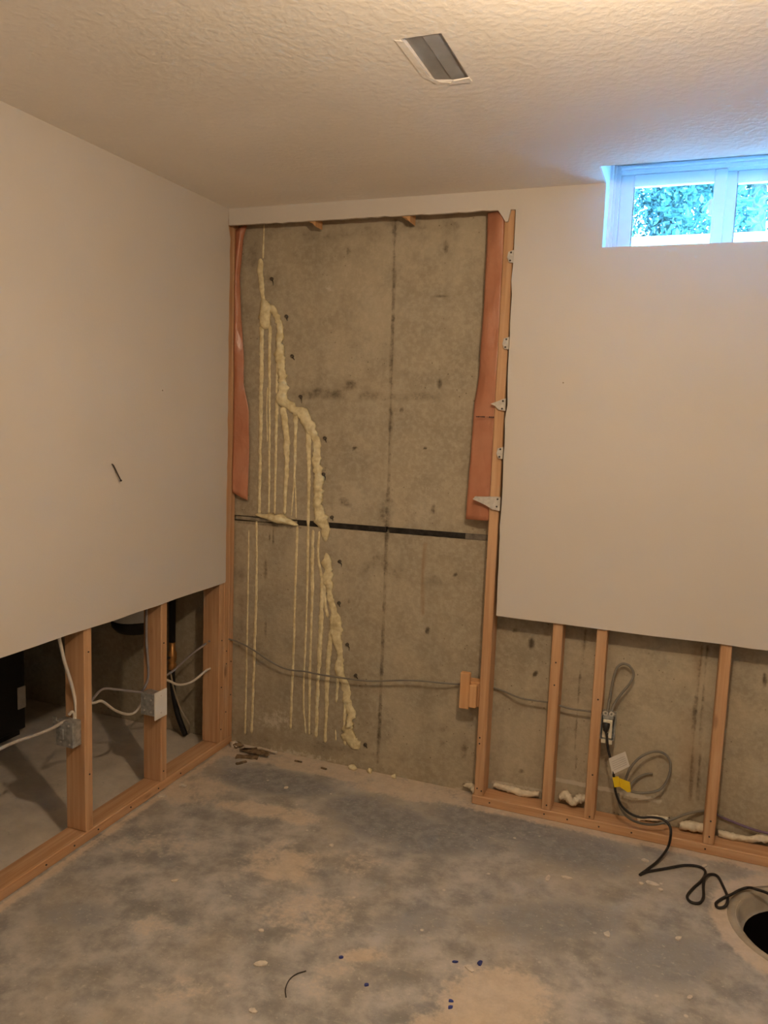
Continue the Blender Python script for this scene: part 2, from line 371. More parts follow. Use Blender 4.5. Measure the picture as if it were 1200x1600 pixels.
dk = sume([(547, 603, 12, 10, .5), (687, 600, 4, 8, .66), (697, 385, 4, 10, .5), (640, 620, 60, 9, .42), (500, 615, 45, 9, .42), (590, 620, 40, 10, .38), (600, 545, 12, 30, .3),
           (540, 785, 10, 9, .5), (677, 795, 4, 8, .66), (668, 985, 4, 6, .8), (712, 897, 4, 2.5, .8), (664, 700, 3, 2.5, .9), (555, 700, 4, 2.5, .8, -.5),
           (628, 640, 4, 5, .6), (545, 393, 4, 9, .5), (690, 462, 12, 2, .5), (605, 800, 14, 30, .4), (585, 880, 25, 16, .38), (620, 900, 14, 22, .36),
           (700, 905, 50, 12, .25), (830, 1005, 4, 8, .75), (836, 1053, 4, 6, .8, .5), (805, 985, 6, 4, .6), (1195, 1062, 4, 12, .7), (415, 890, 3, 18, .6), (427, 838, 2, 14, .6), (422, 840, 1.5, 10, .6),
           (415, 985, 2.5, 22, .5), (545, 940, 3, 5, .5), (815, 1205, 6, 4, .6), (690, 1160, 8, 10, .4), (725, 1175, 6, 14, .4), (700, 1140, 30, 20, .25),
           (520, 365, 120, 12, .3), (650, 352, 140, 9, .3), (395, 380, 12, 40, .3), (376, 1000, 8, 140, .32), (430, 1060, 40, 14, .18), (560, 1175, 70, 7, .4, .2), (680, 1232, 70, 6, .42, .2), (450, 1160, 60, 10, .3, .2)])  # last entries darken the wall top, the end post side and the foot
seam = [(617, 345), (614, 480), (611, 620), (607, 760), (602, 880), (598, 1000), (594, 1100), (590, 1190)]
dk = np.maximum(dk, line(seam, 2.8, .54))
dk = np.maximum(dk, line([(914, 985), (905, 1080), (899, 1140), (900, 1200)], 2.0, .45))
dk = np.maximum(dk, line([(1097, 1010), (1085, 1120), (1078, 1250)], 3, .5)); dk = np.maximum(dk, line([(1106, 1010), (1096, 1120), (1090, 1250)], 2.6, .45))
dk = np.maximum(dk, line([(372, 815), (470, 825)], 2.5, .5))
pale = np.maximum(line([(862, 1216), (910, 1226), (960, 1236), (1030, 1252)], 3.2, .95), line([(770, 1222), (850, 1236)], 3, .7))
pale = np.maximum(pale, sume([(560, 440, 40, 40, .18), (660, 740, 35, 60, .15), (700, 700, 30, 60, .15), (430, 1125, 26, 14, .55), (720, 1232, 10, 5, .5), (515, 450, 8, 5, .5), (470, 1180, 60, 7, .55, .2), (735, 1225, 8, 5, .6)]))
rust = np.maximum(line([(664, 850), (661, 900), (660, 960)], 1.6, .7), sume([(1075, 1180, 14, 60, .3), (1090, 1030, 8, 40, .3)]))
me = attr_mesh('wall_foundation', verts, faces, 'stain_tone', np.stack([dk, pale, rust], -1), CONC)
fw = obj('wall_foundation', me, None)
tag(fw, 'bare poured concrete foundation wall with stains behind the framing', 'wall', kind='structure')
# black joint filler lying in the horizontal form joint
def strip(xa, xb, hz, y0, y1, name, mat):
    bm = bmesh.new(); n = max(2, int((xb-xa)/.03)); rings = []
    for i in range(n+1):
        x = xa+(xb-xa)*i/n; j = random.uniform(-.0015, .0015)
        rings.append([bm.verts.new((x, y, zj(x)+s*hz+j)) for y, s in ((y0, -1), (y0, 1), (y1, 1), (y1, -1))])
    for a, b in zip(rings, rings[1:]):
        for k in range(4): bm.faces.new((a[k], a[(k+1) % 4], b[(k+1) % 4], b[k]))
    bm.faces.new(rings[0]); bm.faces.new(rings[-1]); return obj(name, bm, mat)
xa = wallp((464, 816)).x; xm = wallp((604, 828)).x; xe = wallp((727, 838)).x
tag(strip(xa, xm-.005, .011, YC+.004, YC+.024, 'joint_filler', JOINT), 'black filler in wall joint running up to the foam bead', 'joint filler', 'black joint filler strips')
tag(strip(xm+.012, xe, .0115, YC+.003, YC+.024, 'joint_filler', JOINT), 'black filler in wall joint right of the vertical form seam', 'joint filler', 'black joint filler strips')
mg = simple('grey_joint_filler', (.16, .14, .115), .8, .2, var=.3, scale=40)
tag(strip(xe, 3.0, .0115, YC+.002, YC+.024, 'joint_filler', mg), 'dusty grey filler in wall joint by the orange plastic sheet', 'joint filler', 'black joint filler strips')
mg2 = simple('mortar_ledge', (.30, .26, .19), .85, .2, var=.3, scale=40)
tag(strip(-.01, xa, .0075, YC-.003, YC+.024, 'joint_filler', mg2), 'concrete coloured ledge of wall joint beneath the foam drips', 'joint ledge')

# ------------------------------------------------------------------ painted drywall
def rough_edge(a, b, step=.04, amp=.0025):
    a, b = np.array(a), np.array(b); n = max(1, int(np.linalg.norm(b-a)/step)); d = (b-a)/np.linalg.norm(b-a); nr = np.array([-d[1], d[0]])
    return [tuple(a+(b-a)*i/n + (nr*random.gauss(0, amp) if i else 0)) for i in range(n)]
OX0, OX1, OZ = .008, 1.232, 2.331
out = []
out += rough_edge((X1, .795), (OX1+.006, .797), .09, .0012)
out += rough_edge((OX1+.006, .797), (OX1-.005, 2.328), .05, .0016)
out += [(OX1-.005, 2.328), (1.208, 2.329), (1.203, 2.303), (1.199, 2.287), (1.190, 2.286), (1.180, 2.303), (1.160, 2.329)]
out += rough_edge((1.160, 2.329), (.012, 2.333), .03, .0010)
out += [(.012, 2.333), (.002, 2.333), (0.0, H), (WX0, H), (WX0, SILL), (WX1, SILL), (WX1, H), (X1, H)]
wb = obj('wall_back', prism(out, 1, 0, D), DRY)
tag(wb, 'painted drywall cut away at the bottom below a small basement window', 'wall', kind='structure')
yl = .012
out = [(Y0, H), (Y0, .787)] + rough_edge((Y0, .787), (yl, .789), .12, .0012)[1:] + [(yl-.004, .789)] + rough_edge((yl, .795), (yl+.002, 2.33), .05, .0018) + [(.0, 2.333), (.0, H)]
wl = obj('wall_left', prism(out, 0, -D, 0), DRY)
tag(wl, 'painted drywall cut off above exposed studs and a bottom plate', 'wall', kind='structure')
tag(obj('wall_right', bbox(X1, X1+.1, Y0, .31, -.02, 2.62), DRY), 'painted drywall side wall beyond the sump pit', 'wall', kind='structure')
tag(obj('wall_front', bbox(X0-.1, X1+.1, Y0-.1, Y0, -.02, 2.62), DRY), 'painted drywall end wall facing the foundation wall', 'wall', kind='structure')
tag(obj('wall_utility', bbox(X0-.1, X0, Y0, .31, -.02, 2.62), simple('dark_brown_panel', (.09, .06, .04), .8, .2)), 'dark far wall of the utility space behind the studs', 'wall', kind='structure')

# ------------------------------------------------------------------ ceiling with register hole and window notch
NX, NY = 1.541, -.19
hole = [hit(p_, 2, H) for p_ in ((626, 62), (688, 54), (736, 124), (702, 131))]
HX0, HX1, HY0, HY1 = 1.208, 1.306, -1.205, -.952
bm = bmesh.new(); xs_ = [X0, HX0, HX1, NX, WX1, X1]; ys_ = [Y0, HY0, HY1, NY, YC+.2]
for i in range(5):
    for j in range(4):
        if (i, j) == (1, 1): continue
        if i == 3 and j == 3: continue
        bbox(xs_[i], xs_[i+1], ys_[j], ys_[j+1], H, H+.013, bm=bm)
bmesh.ops.remove_doubles(bm, verts=bm.verts, dist=.0005)
# drop the inner faces shared by neighbouring cells
seen = {}
for f in list(bm.faces):
    k = tuple(sorted(v.index for v in f.verts)) if False else tuple(round(c, 3) for c in f.calc_center_median())
    seen.setdefault(k, []).append(f)
bmesh.ops.delete(bm, geom=[f for L in seen.values() if len(L) > 1 for f in L], context='FACES_ONLY')
tag(obj('ceiling', bm, CEIL), 'cream ceiling with stippled spray texture', 'ceiling', kind='structure')
tag(obj('ceiling_subfloor', bbox(X0, X1, Y0, NY, 2.60, 2.64), WOODX), 'wooden subfloor above the ceiling', 'subfloor', kind='structure')
# sheet metal boot in the ceiling hole
boot = empty('register_boot', 'open rectangular ceiling hole with a bare sheet metal duct boot', 'duct', loc=(1.257, -1.08, H))
bm = bmesh.new()
t = .004; zt = H+.03
bbox(HX0, HX0+t, HY0, HY1, H+.002, zt, bm=bm); bbox(HX1-t, HX1, HY0, HY1, H+.002, zt, bm=bm); bbox(HX0+t, HX1-t, HY0, HY0+t, H+.002, zt, bm=bm); bbox(HX0+t, HX1-t, HY1-t, HY1, H+.002, zt, bm=bm)
DUCT = simple('dull_duct_metal', (.62, .57, .53), .7, .3, .0, .08, 14)
put(obj('boot_wall', bm, DUCT), boot)
bm = bmesh.new(); xm_ = HX0+.05
for A in ([(HX0+t, HY0+t, H+.012), (xm_, HY0+t, H+.0055), (xm_, HY1-t, H+.0055), (HX0+t, HY1-t, H+.010)], [(xm_, HY0+t, H+.0045), (HX1-t, HY0+t, H+.0045), (HX1-t, HY1-t, H+.006), (xm_, HY1-t, H+.0045)]):
    bm.faces.new([bm.verts.new(a) for a in A])
bmesh.ops.solidify(bm, geom=bm.faces[:], thickness=.002)
put(obj('boot_floor', bm, DUCT), boot)
# torn paper flange hanging along one long side
pts = [(HX0-.012, HY0+.0), (HX0+.006, HY0+.01), (HX0+.004, HY1-.05), (HX0+.022, HY1-.012), (HX0+.05, HY1-.002), (HX0+.045, HY1+.008), (HX0+.01, HY1-.0), (HX0-.012, HY1-.05)]
put(obj('torn_flange', prism(pts, 2, H-.0012, H-.0005), CEIL), boot)
pts = [(HX1-.04, HY1-.015), (HX1+.002, HY1-.022), (HX1+.003, HY1+.003), (HX1-.055, HY1+.003)]
put(obj('torn_paper', prism(pts, 2, H-.004, H-.001), CEIL), boot)

# ceiling lamps (just above the frame, and one further back in the room)
def ceiling_lamp(loc, s, label):
    o = empty('ceiling_lamp', label, 'lamp', loc=loc)
    put(obj('lamp_canopy', lathe([(.05, 0), (.10, -.0), (.105, -.012), (.10, -.022), (.05, -.024)], 32, loc), WHITEP, smooth=True), o)
    prof = [(.012, -.022), (.012, -.165), (.036, -.18)] + [(.055*math.cos(a), -.22-.055*math.sin(a)) for a in np.linspace(-.8, 1.5, 12)]
    put(obj('lamp_globe', lathe(prof, 32, loc), LAMPGLASS, smooth=True), o)
    ld = bpy.data.lights.new('bulb', 'POINT'); ld.energy = s; ld.color = LAMP_COL; ld.shadow_soft_size = .035
    b = bpy.data.objects.new('bulb', ld); C.objects.link(b); b.parent = o; b.location = (0, 0, -.22)
    return o
ceiling_lamp(LAMP, LAMP_STRENGTH, 'round white globe lamp on the ceiling near the window')
ceiling_lamp(LAMP2, LAMP2_STRENGTH, 'round white globe lamp on the ceiling over the partition side of the room')

# ------------------------------------------------------------------ window
win = empty('window_1', 'small white sliding basement window set up against the ceiling', 'window', kind='structure', loc=(WX0, 0, SILL))
def wp(name, mat, *b, bev=.0, par=None):
    o = obj(name, bbox(*b, bev=bev), mat); return put(o, win)
YW = .185
wp('window_jamb', JAMB, WX0-.012, WX0, NY, YW+.09, H+.001, HEAD); wp('window_jamb', JAMB, WX0-.012, WX0, D, YW+.09, SILL-.012, H+.001)
wp('window_jamb', JAMB, WX1, WX1+.012, NY, YW+.09, H+.001, HEAD); wp('window_jamb', JAMB, WX1, WX1+.012, D, YW+.09, SILL-.012, H+.001)
wp('window_head', JAMB, WX0-.012, WX1+.012, NY-.012, YW+.09, HEAD, HEAD+.012)
wp('window_head', JAMB, WX0-.012, WX1+.012, NY-.012, NY, H+.0135, HEAD)
wp('window_sill', JAMB, WX0, WX1, D+.0005, YW+.09, SILL-.012, SILL)
# trim ridge beads on the jamb, then the frame
wp('jamb_bead', JAMB, WX0, WX0+.010, YW-.075, YW-.06, SILL, HEAD); wp('jamb_bead', JAMB, WX0, WX0+.016, YW-.03, YW-.015, SILL, HEAD)
f0, f1, f2 = WX0, WX0+.030, WX1-.030
wp('window_frame', PVC, f0, f1, YW, YW+.085, SILL, HEAD, bev=.003)
wp('window_frame', PVC, f2, WX1, YW, YW+.085, SILL, HEAD, bev=.003)
wp('window_frame', PVC, f1, f2, YW, YW+.085, 2.478, HEAD, bev=.003)
wp('window_frame', PVC, f1, f2, YW, YW+.085, SILL, SILL+.018, bev=.003)
wp('frame_lip', PVC, f1, f2, YW-.012, YW, 2.492, 2.502, bev=.002)
def sash(x0, x1, y0, y1, sl, sr):
    wp('sash_stile', PVC, x0, x0+sl, y0, y1, SILL+.018, 2.478, bev=.003); wp('sash_stile', PVC, x1-sr, x1, y0, y1, SILL+.018, 2.478, bev=.003)
    wp('sash_rail', PVC, x0+sl, x1-sr, y0, y1, 2.436, 2.478, bev=.003); wp('sash_rail', PVC, x0+sl, x1-sr, y0, y1, SILL+.018, SILL+.04, bev=.003)
    ym = (y0+y1)/2; wp('window_pane', GLASS, x0+sl-.004, x1-sr+.004, ym-.002, ym+.002, SILL+.036, 2.44)
    wp('pane_gasket', simple('gasket', (.25, .3, .33), .5), x0+sl, x0+sl+.004, ym-.006, ym+.006, SILL+.04, 2.436)
sash(f1, 1.942, YW+.01, YW+.042, .048, .042)
sash(1.925, f2, YW+.046, YW+.078, .052, .048)
wp('sash_latch', PVC, 1.888, 1.901, YW-.004, YW+.012, 2.315, 2.372, bev=.003); wp('sash_latch', PVC, 1.884, 1.893, YW-.002, YW+.01, 2.335, 2.352, bev=.002)

# ------------------------------------------------------------------ framing
def screws_on(root, pts, axis, nm='nail_head', r=.0035, mat=DARKM):
    for p in pts:
        bm = bmesh.new(); bmesh.ops.create_cone(bm, cap_ends=True, segments=8, radius1=r, radius2=r*.8, depth=.003)
        R = {0: Matrix.Rotation(math.pi/2, 4, 'Y'), 1: Matrix.Rotation(math.pi/2, 4, 'X'), 2: Matrix()}[axis]
        bmesh.ops.transform(bm, matrix=Matrix.Translation(p) @ R, verts=bm.verts); put(obj(nm, bm, mat), root)
def stud(b, label, mat=None, nails=(), ax=1, name='wall_stud', grp=None, cat='stud'):
    x0, x1, y0, y1, z0, z1 = b
    c = Vector(((x0+x1)/2, (y0+y1)/2, z0)); e = empty(name, label, cat, grp, loc=c)
    put(obj('timber', bbox(*b, bev=.003), mat or WOODZ), e); screws_on(e, nails, ax); return e
PB0, PB1 = D+.0005, D+.0885
def sx(px): return hit(px, 1, D)[0]
S1 = (1.184, 1.222); S2 = (1.457, 1.495); S3 = (1.621, 1.659); S4 = (2.050, 2.088)
def nl(x, zs): return [(x, PB0-.001, z) for z in zs]
stud((*S1, PB0, PB1, .0385, 2.36), 'full-height wooden stud at the edge of the wall opening', nails=nl(S1[0]+.012, (.07, .26, .285)) + nl(S1[0]+.03, (.062,)))
stud((*S2, PB0, PB1, .0385, 2.36), 'wooden stud next to the twin stud left of the outlet box', nails=nl(S2[0]+.02, (.06, .55, .64)))
stud((*S3, PB0, PB1, .0385, 2.13), 'wooden stud carrying the outlet box with the black plug', nails=nl(S3[0]+.022, (.05, .22, .52)))
stud((*S4, PB0, PB1, .0385, 2.13), 'wooden stud under the window beside the purple cable', nails=nl(S4[0]+.02, (.07, .13)))
e = stud((S1[0]-.008, X1-.01, PB0, PB1, 0.0, .038), 'wooden bottom plate under the studs along the foundation wall', WOODX, name='bottom_plate', cat='plate',
         nails=[(x, PB0-.001, z) for x, z in ((1.25, .02), (1.47, .022), (1.56, .02), (1.68, .018), (1.80, .022), (2.06, .02))])
stud((.02, WX0-.03, PB0, PB1, 2.362, 2.398), 'wooden top plate behind the drywall strip over the opening', WOODX, name='top_plate', cat='plate')
# sawn-off stubs of removed studs hanging from the top plate
for px, lab in (((492, 352), 'sawn-off stud stub under the top plate above the foam drips'), ((638, 345), 'sawn-off stud stub under the top plate by the form seam')):
    p = hit(px, 1, .05); x = p[0]; zz = 2.324 if px[0] < 600 else 2.320
    o = obj('stud_stub', prism([(x-.019, 2.361), (x-.019, zz+.012), (x+.004, zz+.004), (x+.019, zz-.012), (x+.019, 2.361)], 1, PB0+.003, PB1-.02), PINE)
    tag(o, lab, 'stud')
XB0, XB1 = -D-.0885, -D-.0005
def nly(y, zs): return [(XB1+.001, y, z) for z in zs]
L1 = (-.862, -.824); L2 = (-.432, -.394)
stud((XB0, XB1, *L1, .0385, 2.36), 'wooden stud with an open metal junction box on its side', nails=nly(L1[0]+.02, (.70, .25)), ax=0)
stud((XB0, XB1, *L2, .0385, 2.36), 'wooden stud with a white blank cover plate on its edge', nails=nly(L2[0]+.015, (.08, .40, .62)), ax=0)
for k, lab in enumerate(('outermost of three end studs nailed together, cables entering its face', 'middle stud of the triple end post at the concrete', 'last stud of the triple end post, against the concrete')):
    y0 = -.014+k*.0392
    e = stud((XB0, XB1, y0, y0+.0385, .0385, 2.36), lab, nails=nly(y0+.02, (.10+.07*k, .30+.1*k, .52-.06*k)), ax=0)
stud((XB0, XB1, -1.32, -1.282, .0385, 2.36), 'wooden stud hidden behind the drywall near the room entrance', ax=0)
stud((XB0, XB1, Y0+.01, .103, 0.0, .038), 'wooden bottom plate under the studs of the partition', WOODY, name='bottom_plate', cat='plate', ax=0,
     nails=[(XB1+.001, y, .02) for y in (-1.05, -.92, -.80, -.62, -.45, -.30)])
stud((XB0, XB1, Y0+.01, .103, 2.362, 2.398), 'wooden top plate of the partition behind the drywall', WOODY, name='top_plate', cat='plate', ax=0)
# dark gap board edge below the plate
# blocking beside the opening stud
p0, p1 = hit((726, 1051), 1, .012), hit((742, 1110), 1, .012)
o = obj('nailing_strip', bbox(1.104, 1.143, .008, .030, p1[2], p0[2], bev=.002), PINE); tag(o, 'short upright wooden strip left of the pale block', 'wood block')
o = obj('nailing_block', bbox(1.128, 1.1835, .031, .085, .402, .505, bev=.003), PINE); tag(o, 'short pale wooden block nailed to the side of the opening stud', 'wood block')
o = obj('nailing_block', bbox(1.1435, 1.174, .004, .0305, .405, .500, bev=.003), PINE); tag(o, 'short pale wooden offcut in front of the block at the opening stud', 'wood block')

# drywall scraps with screws left on the opening stud
for k, (px, shape) in enumerate((((800, 402), 's'), ((795, 537), 's'), ((787, 633), 'l'), ((784, 708), 's'), ((770, 785), 'xl'))):
    p = hit(px, 1, D); x, z = p[0], p[2]; e_ = S1[1]-.002
    x1_ = OX1-.004; 
    if shape == 's': pts = [(x1_-.020, z+.018), (x1_, z+.024), (x1_, z-.022), (x1_-.016, z-.020), (x1_-.024, z-.002)]
    elif shape == 'l': pts = [(x1_-.058, z+.003), (x1_-.03, z+.014), (x1_-.012, z+.022), (x1_, z+.025), (x1_, z-.022), (x1_-.026, z-.018), (x1_-.040, z-.004)]
    else: pts = [(x1_-.108, z+.008), (x1_-.10, z+.019), (x1_-.05, z+.021), (x1_-.012, z+.024), (x1_, z+.022), (x1_, z-.030), (x1_-.03, z-.026), (x1_-.055, z-.012), (x1_-.08, z-.002)]
    lab = ('small drywall scrap with screws at the top of the opening stud', 'small drywall scrap with screws second from the top on the opening stud', 'pointed drywall scrap with screws level with the print on the orange sheet',
           'small drywall scrap with screws below the pointed one', 'largest drywall scrap, a pointed sliver across the lower end of the orange sheet')[k]
    e = empty('drywall_scrap', lab, 'drywall scrap', 'drywall scraps on the opening stud', loc=(x, D, z))
    put(obj('gypsum_piece', prism(pts, 1, .0005, D), GYP), e)
    screws_on(e, [(x1_-.010, -.0005, z+.015), (x1_-.012, -.0005, z-.014)], 1, 'screw', .004)

# ------------------------------------------------------------------ orange vapour barrier
def sheet(left, right, yl_, yr_, name, label, amp=.004):
    """left/right: list of (x,z) edges from top to bottom"""
    n = 60; m_ = 10; vs = []; fs = []
    L = np.array(left); Rr = np.array(right)
    for i in range(n+1):
        t = i/n
        lz = L[0, 1]+(L[-1, 1]-L[0, 1])*t; rz = Rr[0, 1]+(Rr[-1, 1]-Rr[0, 1])*t
        lx = np.interp(-lz, -L[:, 1], L[:, 0]); rx = np.interp(-rz, -Rr[:, 1], Rr[:, 0])
        for j in range(m_+1):
            s = j/m_; z = lz+(rz-lz)*s
            y = yl_+(yr_-yl_)*s + amp*(math.sin(z*9+s*2.2)+.6*math.sin(z*23-s*5)+.5*math.sin(s*7+z*5)) + .012*math.sin(s*math.pi)*-1*(.5+.5*math.sin(z*3.3))
            vs.append((lx+(rx-lx)*s, y, z))
    for i in range(n):
        for j in range(m_):
            a = i*(m_+1)+j; fs.append((a, a+1, a+m_+2, a+m_+1))
    me = bpy.data.meshes.new(name); me.from_pydata(vs, [], fs); me.materials.append(POLY)
    o = obj('plastic_sheet', me, None, smooth=True); md = o.modifiers.new('thickness', 'SOLIDIFY'); md.thickness = .0008
    return o
YP = .055
def wx(pxs, y): return [(hit(p, 1, y)[0], hit(p, 1, y)[2]) for p in pxs]
root = empty('vapour_barrier', 'orange plastic vapour sheet hanging in front of the concrete by the opening stud', 'plastic sheet', loc=(1.14, YP, 1.17))
sh = sheet(wx([(762, 333), (760, 400), (757, 470), (752, 540), (748, 590), (741, 630), (736, 700), (732, 760), (728, 811)], YP),
           [(1.1825, 2.33), (1.1825, 1.165)], YP, .026, 'sheet', '')
put(sh, root)
# faint line of print, as short dark dashes
a, b = hit((744, 651), 1, .026), hit((775, 652), 1, .020); t_ = 0
bm = bmesh.new()
while t_ < 1:
    L_ = random.uniform(.03, .07); 
    if random.random() > .16:
        p = a+(b-a)*t_; q_ = a+(b-a)*min(1, t_+L_); hgt = random.uniform(.003, .0055)
        bbox(p[0], q_[0], p[1]-.004, p[1]-.0034, p[2]-hgt/2, p[2]+hgt/2, bm=bm)
    t_ += L_+.012
put(obj('print_line', bm, PRINT), root)
root = empty('vapour_barrier', 'narrow strip of orange plastic sheet beside the triple end post', 'plastic sheet', loc=(.03, .085, 1.17))
sh = sheet([(-.011, 2.33), (-.011, 1.19)], wx([(386, 352), (380, 372), (374, 430), (376, 500), (381, 560), (380, 600), (388, 640), (388, 700), (387, 745), (386, 782)], .088), .075, .092, 'sheet', '', .002)
put(sh, root)

# ------------------------------------------------------------------ foam injected along the crack
PX = 3.2/F
def ribbon(path, name, par, mat=FOAM, flat=.55, jit=.18, n=3, base=YC, minh=.0025):
    pts = [wallp(p[:2], base) for p in path]; hw = [p[2]*PX for p in path]
    P = catmull(pts, n); W = np.interp(np.linspace(0, 1, len(P)), np.linspace(0, 1, len(hw)), hw); bm = bmesh.new(); rings = []
    # densify
    Q, QW = [], []
    for i in range(len(P)-1):
        k = max(1, int((P[i+1]-P[i]).length/.008))
        for j in range(k): Q.append(P[i].lerp(P[i+1], j/k)); QW.append(W[i]+(W[i+1]-W[i])*j/k)
    Q.append(P[-1]); QW.append(W[-1]); K = 7; jl = 0; jr = 0; jh = 0
    for i, p in enumerate(Q):
        t = Q[min(i+1, len(Q)-1)]-Q[max(i-1, 0)]; t.y = 0; t.normalize(); s = Vector((-t.z, 0, t.x)) if abs(t.z) > .01 else Vector((0, 0, 1))
        if abs(t.z) <= .01: s = Vector((-t.z, 0, t.x))
        jl = .6*jl+random.gauss(0, jit); jr = .6*jr+random.gauss(0, jit); jh = .6*jh+random.gauss(0, jit)
        wl_, wr_ = QW[i]*max(.4, 1+jl*.6), QW[i]*max(.4, 1+jr*.6); h = max(minh, flat*QW[i]*max(.4, 1+jh))
        if i in (0, len(Q)-1): wl_ *= .4; wr_ *= .4; h *= .4
        ring = []
        for k in range(K+1):
            a = math.pi*k/K; c = math.cos(a); off = (wr_ if c > 0 else wl_)*c
            ring.append(bm.verts.new(p + s*off + Vector((0, -.0004-h*math.sin(a)*(1+random.gauss(0, jit*.35)), 0))))
        rings.append(ring)
    for a, b in zip(rings, rings[1:]):
        for k in range(K): bm.faces.new((a[k], a[k+1], b[k+1], b[k]))
        bm.faces.new((a[K], a[0], b[0], b[K]))
    bm.faces.new(rings[0]); bm.faces.new(rings[-1])
    o = obj(name, bm, mat, smooth=True); return put(o, par)
foam = empty('foam_seal', 'pale yellow foam bead sealing the wall crack, with long drips running down', 'foam', loc=wallp((550, 1165)))
ribbon([(413, 350, 1.3), (412, 375, 1.6), (411, 404, 2)], 'foam_thread', foam)
ribbon([(407, 404, 4), (407, 425, 5), (409, 446, 4.5), (411, 464, 3.5), (412, 470, 5), (415, 482, 10), (415, 500, 10.5), (414, 515, 9)], 'foam_bead', foam, flat=.45)
ribbon([(424, 476, 4), (430, 488, 5), (435, 500, 6), (438, 520, 7), (437, 550, 8), (440, 580, 9), (440, 610, 10), (441, 622, 11), (449, 631, 10), (461, 640, 8), (474, 649, 8.5), (483, 660, 8.5), (490, 675, 8), (494, 697, 6.5), (494, 720, 6.5), (497, 740, 8), (497, 770, 8), (498, 792, 8.5), (502, 811, 12.5), (508, 825, 8), (509, 846, 3)], 'foam_bead', foam, flat=.52, jit=.34)
ribbon([(510, 864, 3), (511, 876, 7), (511, 890, 10), (514, 910, 9), (516, 935, 4.5), (521, 952, 6), (524, 968, 8), (524, 993, 9), (530, 1017, 5.5), (532, 1049, 7), (539, 1068, 6.5), (543, 1098, 7), (548, 1114, 10), (545, 1140, 9), (550, 1158, 12), (561, 1170, 6)], 'foam_bead', foam, flat=.5, jit=.36)
ribbon([(399, 804, 2), (410, 806, 4), (425, 808, 7), (440, 811, 8.5), (452, 816, 6), (466, 821, 2.5)], 'foam_mound', foam, flat=1.6, jit=.25)
drips = [[(409, 508, 4.5), (409, 560, 4), (408, 620, 3.6), (407, 700, 3), (405, 803, 3)], [(422, 508, 3.5), (421, 560, 2.6), (421, 640, 2.2), (421, 720, 1.8), (420, 803, 1.8)],
         [(418, 605, 1), (417, 640, 1.2), (418, 690, .8)], [(433, 622, 3.5), (432, 660, 2.7), (431, 720, 2.4), (429, 803, 2)],
         [(441, 636, 6), (446, 665, 6.5), (448, 690, 6), (448, 730, 4.5), (446, 770, 3), (445, 803, 2.8)], [(462, 643, 5), (462, 665, 3.4), (461, 720, 2.4), (459, 760, 1.6), (455, 806, 1.3)],
         [(461, 745, 1.2), (463, 810, 1.2)], [(478, 655, 5), (482, 680, 4.6), (483, 730, 3.4), (482, 800, 2.4), (481, 860, 2.2), (480, 920, 2), (477, 1010, 2), (474, 1090, 1.8), (478, 1147, 1.8)],
         [(436, 505, 3), (434, 560, 2.6), (432, 615, 2.2)],
         [(465, 822, 2), (463, 870, 2.2), (461, 930, 2.2), (459, 1010, 2.2), (456, 1080, 2.2), (454, 1139, 2)], [(401, 812, 1.8), (401, 900, 2.2), (399, 980, 2.6), (396, 1070, 2.4), (393, 1146, 2.4)],
         [(389, 828, 1.1), (388, 900, 1.4), (386, 1000, 1.6), (383, 1147, 1.8)], [(489, 828, 2.6), (488, 880, 3.4), (488, 930, 2.6), (486, 1000, 2.2), (484, 1060, 2.6), (483, 1148, 1.8)],
         [(499, 830, 2), (497, 870, 2), (503, 905, 3), (502, 960, 4.2), (499, 1030, 4), (496, 1090, 3.6), (494, 1152, 2.6)], [(520, 975, 4), (514, 1020, 4.5), (511, 1070, 3.8), (510, 1110, 3.2), (508, 1160, 3)],
         [(528, 1050, 3), (527, 1075, 2.6), (525, 1098, 1.8)], [(540, 1090, 3), (538, 1130, 2.6), (539, 1165, 2)], [(524, 1140, 1.6), (525, 1158, 1.4)], [(506, 900, 3), (508, 940, 2.5), (512, 965, 3)]]
for d_ in drips: ribbon(d_, 'foam_drip', foam, flat=.42, jit=.2)

def lump(c, sx_, sy_, sz_, mat, name, label, cat, grp=None, sub=2, amp=.25):
    bm = bmesh.new(); bmesh.ops.create_icosphere(bm, subdivisions=sub, radius=1)
    ph = [random.uniform(0, 6) for _ in range(6)]
    for v in bm.verts:
        k = 1+amp*(math.sin(v.co.x*3+ph[0])*math.sin(v.co.y*4+ph[1])+.6*math.sin(v.co.z*5+ph[2])*math.cos(v.co.x*6+ph[3]))
        v.co = Vector((v.co.x*sx_*k, v.co.y*sy_*k, v.co.z*sz_*k)) + Vector(c)
    o = obj(name, bm, mat, smooth=True); return tag(o, label, cat, grp)
for (px, a, b, lab) in (((565, 1188), .020, .012, 'largest foam lump fallen at the foot of the crack'), ((578, 1207), .012, .012, 'small foam lump on the floor just past the end of the foam bead'), ((617, 1214), .010, .010, 'foam crumb on the floor at the foot of the vertical form seam')):
    p = floorp(px); lump((p.x, min(p.y, YC-.02), b*.75), a, .012, b, FOAM, 'foam_lump', lab, 'foam', 'foam lumps on the floor')

